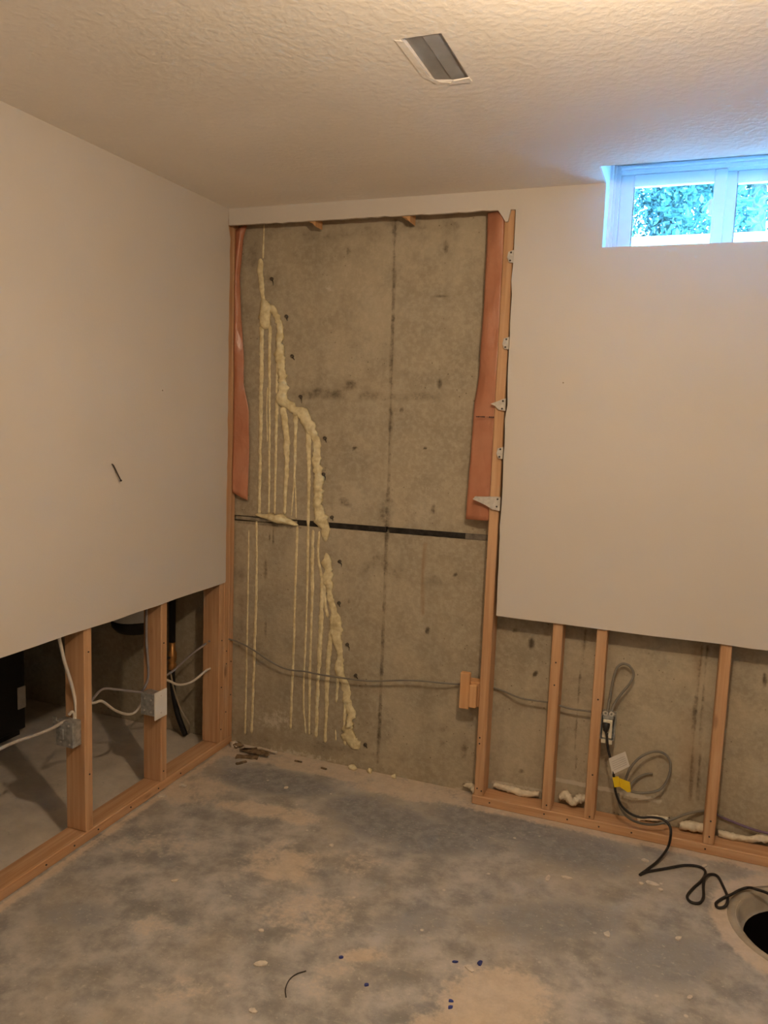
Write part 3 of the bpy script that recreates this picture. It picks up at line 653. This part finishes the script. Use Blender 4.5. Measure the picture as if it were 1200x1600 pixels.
# injection ports along the crack
ports = [(425, 436), (448, 495), (457, 557), (470, 620), (508, 685), (506, 741), (519, 808), (531, 877), (530, 942), (543, 1007), (556, 1055), (571, 1163), (427, 375), (461, 985)][:12]
ORD = ['topmost', 'second', 'third', 'fourth', 'fifth', 'sixth', 'seventh', 'eighth', 'ninth', 'tenth', 'eleventh', 'lowest']
PORTL = ['%s small dark injection port down the foam-sealed crack' % (w if w in ('topmost', 'lowest') else w+' from the top plate,') for w in ORD]
for k, px in enumerate(ports):
    p = wallp(px); e = empty('injection_port', PORTL[k], 'injection port', 'injection ports along the crack', loc=p)
    bm = lathe([(.004, .0), (.008, .0), (.0075, .009), (.004, .009), (.004, .002)], 12, cap=False)
    bmesh.ops.transform(bm, matrix=Matrix.Translation((p.x, YC+.001, p.z)) @ Matrix.Rotation(math.pi/2+random.uniform(-.3, .3), 4, 'X'), verts=bm.verts)
    put(obj('port_ring', bm, simple('port_plastic', (.11, .09, .07), .6) if k == 0 else bpy.data.materials['port_plastic']), e)
    bm = tube([(p.x+.004, YC-.004, p.z-.006), (p.x+.008+random.uniform(-.006, .004), YC-.003, p.z-.012), (p.x+.008+random.uniform(-.006, .004), YC-.001, p.z-.016-random.uniform(0, .012))], [.002, .0016, .0008], 6)
    put(obj('resin_dribble', bm, JOINT), e)

# white foam along the sill plate at the wall base
def foam_roll(pts, name_label, rr):
    bm = tube(pts, rr, 10, n=7)
    for v in bm.verts: v.co += Vector((random.gauss(0, .0022), random.gauss(0, .0022), random.gauss(0, .0022)))
    o = obj('sealant_foam', bm, FOAMW, smooth=True); tag(o, name_label, 'foam', 'foam beads on the bottom plate')
yf = .092
def fp(px, y=yf): return wallp(px, y)
foam_roll([fp((772, 1226)), fp((795, 1233)), fp((820, 1240)), fp((842, 1241))], 'flat white foam bead on the plate between the opening stud and next stud', [.010, .013, .014, .010])
foam_roll([fp((874, 1246), .08), fp((885, 1243), .085), fp((894, 1254), .07), fp((905, 1248), .08), fp((918, 1248), .085)], 'lumpy white foam bead on the plate just left of the outlet stud', [.012, .018, .012, .018, .012])
foam_roll([fp((996, 1279)), fp((1020, 1278)), fp((1045, 1280))], 'thin white foam bead on the plate where the black cord crosses', [.008, .011, .008])
foam_roll([fp((1062, 1289), .075), fp((1080, 1291), .08), fp((1100, 1294), .085)], 'thick white foam bead on the plate behind the black cord', [.014, .020, .016])
foam_roll([fp((1122, 1302)), fp((1145, 1307)), fp((1170, 1311)), fp((1195, 1309)), fp((1225, 1318))], 'white foam bead on the plate beyond the stud under the window', [.010, .014, .010, .018, .012])
foam_roll([fp((724, 1227), .10), fp((737, 1229), .09), fp((742, 1238), .06)], 'grubby foam blob at the foot of the opening stud', [.006, .014, .008])

# ------------------------------------------------------------------ cables
def cable(pts, r, mat, name, label, grp=None, cat='cable', sides=8, flat=1.0):
    o = obj(name, tube(pts, r, sides, n=8, flat=flat), mat, smooth=True); return tag(o, label, cat, grp)
yk = .06
def kp(px, y=yk): return tuple(wallp(px, y))
pA = (-.06, .035, hit((326, 1003), 0, -.05)[2])
cable([(-.02, .066, .512), kp((372, 1003), .075), kp((395, 1015)), kp((425, 1035)), kp((450, 1046)), kp((475, 1049)), kp((500, 1054)), kp((540, 1060)), kp((580, 1064)), kp((640, 1063)), kp((690, 1067)), kp((715, 1069), .085), kp((735, 1070), .0955), kp((757, 1072), .0965), kp((782, 1078), .095), kp((815, 1091)), kp((860, 1098)), kp((890, 1107)), kp((925, 1112))],
      .0040, WIREG, 'grey_cable', 'grey electrical cable strung across the concrete from post to outlet stud', 'electrical cables')
xl = -.057
def lp(px, x=xl): return tuple(hit(px, 0, x))
# left partition runs
cable([lp((327, 1002), -.06), lp((324, 1004), -.08), lp((300, 1022), -.12), lp((280, 1040), -.12), lp((268, 1050), -.10), lp((245, 1066), -.075), (-.06, -.45, hit((238, 1060), 0, -.06)[2]-.05), lp((205, 1080), -.10), lp((180, 1077), -.10), lp((160, 1077), -.10), lp((147, 1090), -.075), lp((140, 1100), -.06)],
      .0048, WIREV, 'grey_cable', 'violet-grey cable looping between the junction-box stud and the end post', 'electrical cables')
cable([lp((330, 1044), -.06), lp((322, 1048), -.06), lp((300, 1065), -.06), lp((280, 1070), -.06), lp((264, 1064), -.06), lp((250, 1060), -.06), lp((240, 1061), -.065), lp((228, 1085), -.088), lp((214, 1110), -.105), lp((200, 1116), -.105), lp((180, 1110), -.09), lp((160, 1096), -.07), lp((148, 1098), -.06), lp((140, 1099), -.06)],
      .0052, WIREW, 'white_cable', 'white cable looping through the studs of the partition', 'electrical cables')
cable([lp((229, 935), -.075), lp((229, 960), -.075), lp((229, 1000), -.075), lp((232, 1045), -.075), lp((231, 1062), -.078), lp((226, 1074), -.085), lp((222, 1080), -.1)],
      .0052, WIREV, 'grey_cable', 'violet-grey cable running down beside the stud with the cover plate', 'electrical cables')
cable([lp((266, 1050), -.12), lp((272, 1078), -.16), lp((283, 1110), -.18), lp((296, 1132), -.18), (-.24, .085, .012)], .0042, simple('tan_cable_sheath', (.42, .36, .27), .5), 'thin_cable', 'thin tan cable hanging down to the floor behind the partition', 'electrical cables')
cable([lp((88, 985), -.055), lp((93, 1000), -.055), lp((101, 1035), -.055), lp((112, 1070), -.055), lp((118, 1100), -.055), lp((119, 1120), -.055), lp((119, 1136), -.055)],
      .006, WIREW, 'white_cable', 'white cable coming down into the open junction box', 'electrical cables')
cable([lp((113, 1131), -.06), lp((100, 1128), -.075), lp((85, 1136), -.075), lp((60, 1147), -.075), lp((30, 1157), -.075), lp((0, 1170), -.08), lp((-40, 1196), -.08)],
      .006, simple('pale_grey_cable_sheath', (.42, .38, .34), .5), 'grey_cable', 'pale grey cable leaving the open junction box sideways', 'electrical cables')
cable([lp((108, 1117), -.07), lp((113, 1112), -.06), lp((116, 1120), -.06), lp((111, 1136), -.065)], .005, WIREW, 'wire_stub', 'short bent white cable end at the junction box', 'electrical cables')

# junction boxes
def jbox(b, lab, front):
    x0, x1, y0, y1, z0, z1 = b; e = empty('junction_box', lab, 'junction box', 'metal electrical boxes', loc=((x0+x1)/2, (y0+y1)/2, z0)); return e
# open box on the near partition stud
bz = hit((100, 1168), 1, L1[0]-.03)[2]
cz = hit((104, 1145), 1, -.89)[2]; x0, x1, y1 = -.104, -.030, L1[0]-.0005; y0 = y1-.042
e = jbox((x0, x1, y0, y1, cz-.045, cz+.045), 'open galvanised junction box on the side of a stud with white cables', 0)
bm = bmesh.new()
for b in ((x0, x0+.002, y0, y1, cz-.045, cz+.045), (x1-.002, x1, y0, y1, cz-.045, cz+.045), (x0+.002, x1-.002, y1-.002, y1, cz-.045, cz+.045), (x0+.002, x1-.002, y0, y1-.002, cz-.045, cz-.043), (x0+.002, x1-.002, y0, y1-.002, cz+.043, cz+.045), (x0+.002, x1-.002, y0, y0+.002, cz-.043, cz+.043)): bbox(*b, bm=bm)
put(obj('box_body', bm, GALV), e)
put(obj('clamp_plate', bbox(x0+.016, x0+.038, y0-.006, y0-.0005, cz-.018, cz+.020, bev=.002), GALV), e)
put(obj('clamp_ear', bbox(x0-.018, x0-.0005, y0+.004, y0+.008, cz+.02, cz+.055, bev=.001), GALV), e)
screws_on(e, [(x0+.022, y0-.001, cz-.030), (x0+.058, y0-.001, cz+.034), (x0+.060, y0-.001, cz-.034), (x0+.024, y0-.001, cz+.032)], 1, 'screw', .0045, SCREW)
# box with blank plate on the second partition stud
cz2 = hit((243, 1103), 0, -.01)[2]; y1 = L2[0]-.0005; y0 = y1-.05; x1 = -.008; x0 = -.075
e = jbox((x0, x1, y0, y1, cz2-.045, cz2+.045), 'galvanised junction box closed by a white blank cover plate', 0)
put(obj('box_body', bbox(x0, x1, y0, y1, cz2-.042, cz2+.048, bev=.002), GALV), e)
screws_on(e, [(x0+.018, y0-.001, cz2-.022), (x0+.05, y0-.001, cz2+.024), (x0+.05, y0-.001, cz2-.026), (x0+.02, y0-.001, cz2+.026)], 1, 'screw', .0045, SCREW)
put(obj('cover_plate', bbox(x1+.0005, x1+.006, y0-.004, y1+.024, cz2-.058, cz2+.056, bev=.002, seg=2), WHITEP), e)
screws_on(e, [(x1+.0068, (y0+y1)/2+.01, cz2+.035), (x1+.0068, (y0+y1)/2+.01, cz2-.035)], 0, 'screw', .003, TAGW)
# outlet box on the stud right of the opening
ox0 = S3[1]+.001; o0 = hit((952, 1112), 1, .0)[2]; o1 = hit((948, 1163), 1, .0)[2]; oc = (o0+o1)/2
e = jbox((ox0, ox0+.054, -.002, .06, oc-.05, oc+.05), 'metal outlet box without cover plate, a black plug pushed into its receptacle', 0)
bm = bmesh.new(); xw = ox0+.052
for b in ((ox0, ox0+.002, .002, .062, oc-.048, oc+.048), (xw-.002, xw, .002, .062, oc-.048, oc+.048), (ox0+.002, xw-.002, .060, .062, oc-.048, oc+.048), (ox0+.002, xw-.002, .002, .06, oc-.048, oc-.046), (ox0+.002, xw-.002, .002, .06, oc+.046, oc+.048)): bbox(*b, bm=bm)
put(obj('box_body', bm, GALV), e)
xc = (ox0+xw)/2
put(obj('receptacle_yoke', bbox(xc-.016, xc+.016, -.001, .0015, oc-.052, oc+.052), GALV), e)
put(obj('receptacle_face', bbox(xc-.017, xc+.017, -.010, -.0015, oc-.036, oc+.034, bev=.002), IVORY), e)
put(obj('yoke_ear', bbox(xc-.020, xc-.004, -.003, -.0012, oc-.060, oc-.045, bev=.0005), IVORY), e); put(obj('yoke_ear', bbox(xc+.004, xc+.020, -.003, -.0012, oc-.062, oc-.045, bev=.0005), IVORY), e)
for s in (-1, 1):
    bm = bmesh.new(); r_ = .008
    bmesh.ops.transform(lathe([(.004, 0), (.0095, 0), (.0095, .004), (.004, .004), (.004, 0)], 14, cap=False, bm=bm), matrix=Matrix.Translation((xc+s*.011, -.002, oc+.058)) @ Matrix.Rotation(math.pi/2, 4, 'X'), verts=bm.verts)
    put(obj('mounting_ear', bm, SCREW), e)
put(obj('yoke_strap', bbox(xc-.020, xc+.020, -.004, -.0015, oc+.036, oc+.049, bev=.001), GALV), e)
put(obj('receptacle_slot', bbox(xc+.002, xc+.005, -.0106, -.0098, oc-.022, oc-.016), BLACK), e)
# plug and cord
yq = -.02
def cp(px, y): return tuple(wallp(px, y))
cord = empty('power_cord', 'black power cord from the outlet snaking over the floor into the sump pit', 'cord', loc=floorp((1000, 1366)))
pz = oc+.006
put(obj('plug', lathe([(.006, 0), (.010, .004), (.013, .018), (.0135, .03), (.012, .034)], 14, (0, 0, 0)), BLACK, smooth=True), cord)
plug = cord.children[0]; plug.matrix_parent_inverse = Matrix(); plug.parent = None
plug.data.transform(Matrix.Translation((xc-.004, -.028, pz-.012)) @ Matrix.Rotation(math.radians(-22), 4, 'X')); put(plug, cord)
zf = .006
def cf(px, z=zf): return tuple(floorp(px, z))
cpts = [(xc-.004, -.028, pz-.010), cp((948, 1150), -.03), cp((950, 1170), -.03), cp((955, 1190), -.03), cp((959, 1212), -.035), cp((962, 1238), -.035), cp((970, 1257), -.035), cp((983, 1270), -.04), cp((1000, 1277), -.04), cp((1018, 1277), -.04), cp((1035, 1280), -.05),
        cp((1046, 1290), -.06), cp((1048, 1305), -.075), cf((1043, 1325), .03), cf((1028, 1345), .012), cf((1012, 1358)), cf((1000, 1367)), cf((1012, 1362)), cf((1040, 1357)), cf((1070, 1352)), cf((1092, 1354)), cf((1102, 1362)), cf((1097, 1375), .006), cf((1083, 1388)), cf((1074, 1400)), cf((1079, 1409)), cf((1092, 1411)), cf((1099, 1402)), cf((1099, 1385)), cf((1101, 1371), .018),
        cf((1110, 1366)), cf((1121, 1369)), cf((1130, 1385)), cf((1137, 1403)), cf((1133, 1416)), cf((1122, 1418)), cf((1119, 1411)), cf((1130, 1403)), cf((1142, 1398), .018), cf((1155, 1391), .012), cf((1168, 1387), .02), cf((1180, 1389), .035), (2.262, -.205, .018), (2.275, -.222, -.03), (2.283, -.235, -.10), (SUMP[0]-.03, SUMP[1]+.02, -.3)]
put(obj('cord_cable', tube(cpts, .0048, 8, n=8), BLACK, smooth=True), cord)
ta = [(hit(p_, 1, -.036)[0], hit(p_, 1, -.036)[2]) for p_ in ((951, 1185), (977, 1174), (984, 1197), (957, 1210))]
put(obj('cord_tag', prism(ta, 1, -.038, -.036), TAGW), cord)
ta2 = np.array(ta); 
tagw = cord.children[-1]
for k in range(5):
    t_ = .28+.13*k; l = ta2[0]*(1-t_)+ta2[3]*t_; rr_ = ta2[1]*(1-t_)+ta2[2]*t_; d_ = rr_-l; l = l+d_*.12; rr_ = rr_-d_*.1; nrm = np.array([0, .0012])
    put(obj('tag_print', prism([tuple(l), tuple(rr_), tuple(rr_+nrm), tuple(l+nrm)], 1, -.0386, -.0382), GREYP), cord)
yl1 = [(hit(p_, 1, -.042)[0], hit(p_, 1, -.042)[2]) for p_ in ((957, 1215), (966, 1215), (969, 1229), (960, 1230))]
yl2 = [(hit(p_, 1, -.036)[0], hit(p_, 1, -.036)[2]) for p_ in ((966, 1215), (984, 1222), (986, 1237), (981, 1238), (968, 1229))]
put(obj('yellow_label', prism(yl1, 1, -.044, -.030), YEL), cord); put(obj('yellow_flag', prism(yl2, 1, -.037, -.035), YEL), cord)
# grey cables around the outlet box
cable([(xc-.008, .03, oc+.049), cp((953, 1090), .05), cp((958, 1062), .06), cp((964, 1044), .07), cp((974, 1037), .075), cp((985, 1042), .07), cp((990, 1054), .065), cp((984, 1068), .06), cp((970, 1085), .06), cp((960, 1100), .055), (xc+.006, .035, oc+.049)], .0048, WIREG, 'grey_cable', 'tall narrow loop of grey cable above the outlet box', 'electrical cables')
cable([cp((976, 1222), .03), cp((985, 1200), .03), cp((1002, 1182), .05), cp((1025, 1174), .07), cp((1042, 1181), .08), cp((1048, 1198), .08), cp((1042, 1220), .075), cp((1028, 1235), .06), cp((1005, 1239), .05), cp((985, 1236), .04), cp((972, 1228), .03)], .0048, WIREG, 'grey_cable', 'round loop of grey cable behind the yellow flag label', 'electrical cables')
cable([cp((1020, 1209), .098), cp((1008, 1210), .098), cp((994, 1217), .09), cp((984, 1228), .07)], .0042, WIREG, 'grey_cable', 'short grey cable curve inside the round cable loop', 'electrical cables')
cable([cp((966, 1240), -.0), cp((968, 1258), .0), cp((980, 1276), -.005), cp((1000, 1286), -.005), cp((1025, 1288), .0), cp((1048, 1281), .03), cp((1075, 1271), .07), cp((1100, 1267), .095), cp((1112, 1270), .098), cp((1130, 1276), .098)], .0050, WIREG, 'grey_cable', 'grey cable drooping over the bottom plate behind the black cord', 'electrical cables')
cable([cp((1118, 1271), .098), cp((1128, 1277), .097), cp((1150, 1286), .09), cp((1180, 1297), .08), cp((1215, 1305), .07), cp((1260, 1316), .07)], .0050, PURP, 'purple_cable', 'purple-tinted cable running along the wall base beside the last stud', 'electrical cables')

# ------------------------------------------------------------------ utility space behind the partition
cab = empty('dark_cabinet', 'black cabinet standing on the utility floor behind the partition', 'cabinet', loc=(-1.25, -.74, 0))
put(obj('cabinet_body', bbox(-1.6, -.93, -1.25, -.235, .03, 1.4, bev=.006), BLACKB), cab)
put(obj('cabinet_plinth', bbox(-1.58, -.95, -1.23, -.255, 0, .03), BLACKB), cab)
za, zb_ = hit((34, 1072), 0, -.93)[2], hit((34, 1106), 0, -.93)[2]; ya, yb_ = hit((27, 1090), 0, -.928)[1], hit((41, 1090), 0, -.928)[1]
put(obj('switch_plate', bbox(-.9295, -.922, ya, min(yb_, -.24), zb_, za, bev=.002), simple('dull_white_plate', (.55, .5, .43), .5)), cab)
p = hit((203, 975), 1, -.08)
tk = empty('expansion_tank', 'pale round-bottomed tank hanging from a pipe behind the partition studs', 'tank', loc=(p[0], p[1], p[2]))
cz_ = hit((205, 983), 1, -.08)[2]
put(obj('tank_body', lathe([(.001, .0), (.05, .006), (.085, .022), (.105, .05), (.11, .09), (.11, .30), (.09, .34), (.03, .36)], 32, (p[0]+.01, -.06, cz_), cap=False), TANK, smooth=True), tk)
put(obj('tank_ring', lathe([(.06, -.012), (.085, -.006), (.108, .02), (.114, .05), (.112, .055), (.10, .03), (.06, .004)], 32, (p[0]+.01, -.05, cz_-.006), cap=False), BLACKB, smooth=True), tk)
put(obj('tank_pipe', tube([(p[0]+.01, -.06, cz_+.35), (p[0]+.01, -.06, 2.4)], .012, 10, smooth=False), COPPER, smooth=True), tk)
pp = hit((269, 1010), 1, .06); xq = pp[0]
wpipe = empty('water_pipe', 'dark water pipe with a brass valve body behind the partition', 'pipe', loc=(xq, .06, 0))
zt_, zb2 = hit((269, 1003), 1, .06)[2], hit((268, 1046), 1, .06)[2]
put(obj('pipe', tube([(xq, .06, zt_), (xq, .06, 2.4)], .016, 12, smooth=False), BLACKB, smooth=True), wpipe)
put(obj('valve_body', lathe([(.014, 0), (.020, .004), (.020, .03), (.016, .036), (.022, .05), (.022, .085), (.015, .095), (.015, zt_-zb2)], 18, (xq, .06, zb2)), COPPER, smooth=True), wpipe)
put(obj('valve_handle', bbox(xq-.006, xq+.006, .012, .045, zb2+.06, zb2+.07, bev=.002), DARKM), wpipe)
bt = floorp((300, 1146), .03)
put(obj('hose', tube([(xq, .06, zb2+.004), (xq+.01, .055, zb2*.7), (xq+.04, .05, zb2*.35), (xq+.085, .05, .014)], .013, 10), BLACKB, smooth=True), wpipe)

# ------------------------------------------------------------------ small things: nail, wall marks, floor litter
a = Vector(hit((177, 727), 0, .004)); b = Vector(hit((189, 751), 0, .012))
e = empty('bent_nail', 'dark bent nail hanging from the partition drywall', 'nail', loc=hit((177, 727), 0, 0))
put(obj('nail_shank', tube([(-.004, a.y-.002, a.z+.004), a, (a+b)/2, b], .0025, 8), DARKM, smooth=True), e)
put(obj('nail_head', tube([b-Vector((0, .001, -.002)), b+Vector((0, .0007, -.0015))], .004, 10, smooth=False), DARKM), e)
for px, ax, lab in (((254, 610), 0, 'small dark screw hole in the partition drywall above the bent nail'), ((880, 598), 1, 'small dark speck on the drywall under the window')):
    p = Vector(hit(px, ax, 0)); bm = bmesh.new(); bmesh.ops.create_cone(bm, cap_ends=True, segments=10, radius1=.0035, radius2=.0025, depth=.002)
    bmesh.ops.transform(bm, matrix=Matrix.Translation(p) @ Matrix.Rotation(math.pi/2, 4, 'Y' if ax == 0 else 'X'), verts=bm.verts)
    tag(obj('screw_mark', bm, simple('mark_brown', (.30, .24, .18), .7) if ax == 0 else bpy.data.materials['mark_brown']), lab, 'screw')
def chip(px, r, h, mat, name, label, cat, grp, asp=1.0):
    p = floorp(px); n = random.randint(6, 9); a0 = random.uniform(0, 6)
    ca, sa = math.cos(a0), math.sin(a0); pts = []
    for k in range(n):
        t = 2*math.pi*k/n; q_ = r*random.uniform(.65, 1.15); u, v = q_*math.cos(t)*asp, q_*math.sin(t)/asp
        pts.append((p.x+ca*u-sa*v, p.y+sa*u+ca*v))
    bm = prism(pts, 2, .0003, h); return tag(obj(name, bm, mat), label, cat, grp)
g = 'plaster chips on the slab'
for px, r_, asp, lab in (((1008, 1345), .014, 1.3, 'plaster chip just above the sharp bend of the black cord'), ((1018, 1381), .020, 1.3, 'largest flat plaster chip below the sharp bend of the black cord'), ((1002, 1381), .009, 1.1, 'small plaster chip touching the largest one'),
                    ((1032, 1391), .009, 1, 'round pale chip right of the largest plaster chip'), ((949, 1461), .013, 1.2, 'upright pale chip alone on bare grey slab'), ((1060, 1467), .010, 1.3, 'pale chip between the black cord and the bare beige patch'),
                    ((447, 1231), .011, 1.2, 'white chip lying on the dark damp patch by the corner'), ((407, 1507), .016, 1.3, 'beige chip near the short curved wire'), ((408, 1455), .008, 1, 'small white chip behind the beige chip'),
                    ((273, 1377), .010, 1.3, 'pale chip near the partition bottom plate'), ((395, 1580), .010, 1.3, 'white sliver chip in front of the curved wire'), ((286, 1228), .016, 1.2, 'plaster crumb on dust beside the triple end post'),
                    ((251, 1244), .014, 1.4, 'flat plaster crumb at the partition bottom plate'), ((1078, 1559), .009, 1.2, 'white chip on grey paint far from the cord'), ((735, 1515), .016, 1.3, 'beige chip between the blue shreds'), ((1100, 1354), .012, 1.6, 'thin pale chip under the black cord loop'),
                    ((518, 1322), .010, 1, 'white fleck chip on the dark painted area'), ((856, 1373), .013, 1.5, 'pale flake on dark grey paint'), ((886, 1372), .012, 1.6, 'thinner pale flake beside another on dark grey paint')):
    chip(px, r_, .004, CHIP, 'plaster_chip', lab, 'plaster chip', g, asp)
g = 'blue shreds on the slab'
for px, r_, asp, lab in (((750, 1506), .0095, 1.3, 'largest blue plastic shred on the bare beige patch'), ((711, 1504), .006, 1.4, 'blue shred left of the largest blue one'), ((533, 1497), .006, 1.4, 'blue shred on grey paint away from the beige patch'), ((572, 1540), .007, 1.1, 'dark blue shred between beige patch and curved wire'),
                    ((704, 1565), .006, 1.3, 'front pair of blue shreds, the upper one'), ((704, 1575), .006, 1.3, 'front pair of blue shreds, the lower one')):
    chip(px, r_, .005, BLUE, 'blue_shred', lab, 'plastic scrap', g, asp)
cable([cf((447, 1558), .003), cf((446, 1545), .003), cf((452, 1531), .003), cf((463, 1522), .003), cf((478, 1517), .003)], .0016, DARKM, 'curved_wire', 'short thin curved wire lying on the slab', cat='wire')
g = 'rotten wood debris in the corner'
deb = [((386, 1184), .10, .034, .35), ((400, 1177), .13, .030, .15), ((404, 1182), .10, .022, .02), ((377, 1193), .05, .016, 1.0), ((388, 1174), .08, .020, .6), ((418, 1177), .10, .009, -.1), ((466, 1191), .036, .007, .05), ((506, 1202), .028, .008, -.1)]
labs = ['broad rotten wood splinter by the triple end post', 'long rotten wood splinter against the concrete corner', 'ragged rotten wood splinter in front of the long one', 'stubby dark wood crumb nearest the dark floor patch', 'crossing wood splinter on top of the debris pile', 'thin pale splinter sticking out of the debris pile',
        'dark wood chip on dust below the foam drips', 'dark wood chip on dust below the foam bead']
for k, (px, L_, wd_, a_) in enumerate(deb):
    p = floorp(px); bm = bmesh.new(); n = 7
    zb = .001+(.006*(k % 3) if k < 6 else 0)
    up = [(-L_/2+L_*i/n, wd_*random.uniform(.35, .6)) for i in range(n+1)]; dn = [(-L_/2+L_*i/n, -wd_*random.uniform(.35, .6)) for i in range(n, -1, -1)]
    bm = prism(up+dn, 2, 0, .006)
    bmesh.ops.transform(bm, matrix=Matrix.Translation((p.x, min(p.y, YC-.03), zb)) @ Matrix.Rotation(a_, 4, 'Z'), verts=bm.verts)
    tag(obj('wood_splinter', bm, DIRT if k != 5 else CHIP), labs[k], 'wood scrap', g)
for k, (px, lab) in enumerate((((397, 1148), 'clod of rubble against the concrete at the foot of the drips'), ((372, 1150), 'pale dusty clod at the foot of the triple end post'), ((372, 1163), 'low dusty clod spread by the triple end post'))):
    p = floorp(px); lump((max(p.x, .022), min(p.y, .07), .010), .026, .02, .013, CHIP if k else DIRT, 'rubble_clod', lab, 'rubble', 'rubble in the corner', 2, .35)

# ------------------------------------------------------------------ outdoors: window well, ground, trees
GR = 2.36
bm = bmesh.new(); prof = []
for i in range(41):
    a = math.pi*i/40; prof.append((2.13-.95*math.cos(a)*(1 if abs(math.cos(a)) < .85 else 1), .32+.62*min(1, math.sin(a)*1.35)))
rows = []
nz = 24
for k in range(nz+1):
    z = 1.75+(2.415-1.75)*k/nz; off = .008*math.sin(k*1.57)
    rows.append([bm.verts.new((x+(x-2.13)*off, y+off, z)) for x, y in prof])
for a, b in zip(rows, rows[1:]):
    for i in range(40): bm.faces.new((a[i], a[i+1], b[i+1], b[i]))
wl_ = obj('window_well', bm, WELL, smooth=True); md = wl_.modifiers.new('t', 'SOLIDIFY'); md.thickness = .006
tag(wl_, 'pale corrugated window well liner outside the basement window', 'window well')
bm = bmesh.new()
bbox(-6, 1.14, .33, 16, 1.4, GR, bm=bm); bbox(3.12, 10, .33, 16, 1.4, GR, bm=bm); bbox(1.14, 3.12, 1.02, 16, 1.4, GR, bm=bm)
tag(obj('garden_ground', bm, SOIL), 'garden ground outside the basement window', 'ground', kind='structure')
tag(obj('bounce_gravel', bbox(1.3, 2.95, .33, .80, 1.6, 2.12), simple('bright_bounce_gravel', (.80, .80, .78), .8, .2, var=.1, scale=50, bump=.5)), 'unseen pale gravel raised in the window well to bounce daylight indoors', 'gravel', kind='stuff')  # unseen reflector: bed raised and whitened to throw sky light onto the ceiling
def tree(x, y, h, rad, n, leaf, label):
    e = empty('garden_tree', label, 'tree', 'trees outside the window', loc=(x, y, GR))
    put(obj('trunk', tube([(x, y, GR-.02), (x+.05, y+.02, GR+h*.35), (x-.03, y, GR+h*.8)], [.09, .07, .03], 8), BARK, smooth=True), e)
    cs = [(rng.normal(0, .55, 3)*np.array([rad, rad*.7, h*.36])+np.array([x, y, GR+h*.55])) for _ in range(40)]
    vs = []; fs = []
    for i in range(n):
        c_ = cs[rng.integers(len(cs))] + rng.normal(0, .17, 3); s_ = rng.uniform(.022, .05)
        if c_[2] < GR+.15 or abs(c_[0]-x) > rad-.08 or abs(c_[1]-y) > rad: continue
        a_ = rng.normal(0, 1, 3); a_ /= np.linalg.norm(a_); b_ = np.cross(a_, rng.normal(0, 1, 3)); b_ /= np.linalg.norm(b_); nn = np.cross(a_, b_)
        k = len(vs); vs += [tuple(c_-a_*s_), tuple(c_+b_*s_*.5+nn*s_*.12), tuple(c_+a_*s_), tuple(c_-b_*s_*.5+nn*s_*.12)]; fs += [(k, k+1, k+2), (k, k+2, k+3)]
    me = bpy.data.meshes.new('foliage'); me.from_pydata(vs, [], fs); me.materials.append(leaf)
    o = obj('foliage', me, None); o['kind'] = 'stuff'; put(o, e)
for k, (x, y, h_, lf, lab) in enumerate(((.55, 4.7, 2.7, LEAF[1], 'bright leafy tree seen through the left window pane'), (2.25, 4.8, 2.9, LEAF[0], 'deeper green leafy tree seen between the window panes'),
        (3.95, 4.6, 2.7, LEAF[1], 'bright leafy tree seen through the right window pane'), (-.8, 7.4, 4.2, LEAF[2], 'dark leafy tree behind the bright one on the partition side'),
        (1.4, 7.5, 4.3, LEAF[2], 'dark leafy tree farthest from the window'), (3.6, 7.4, 4.2, LEAF[0], 'deep green leafy tree behind the right window pane'))):
    tree(x, y, h_, .84 if k < 3 else 1.09, 17000, lf, lab)
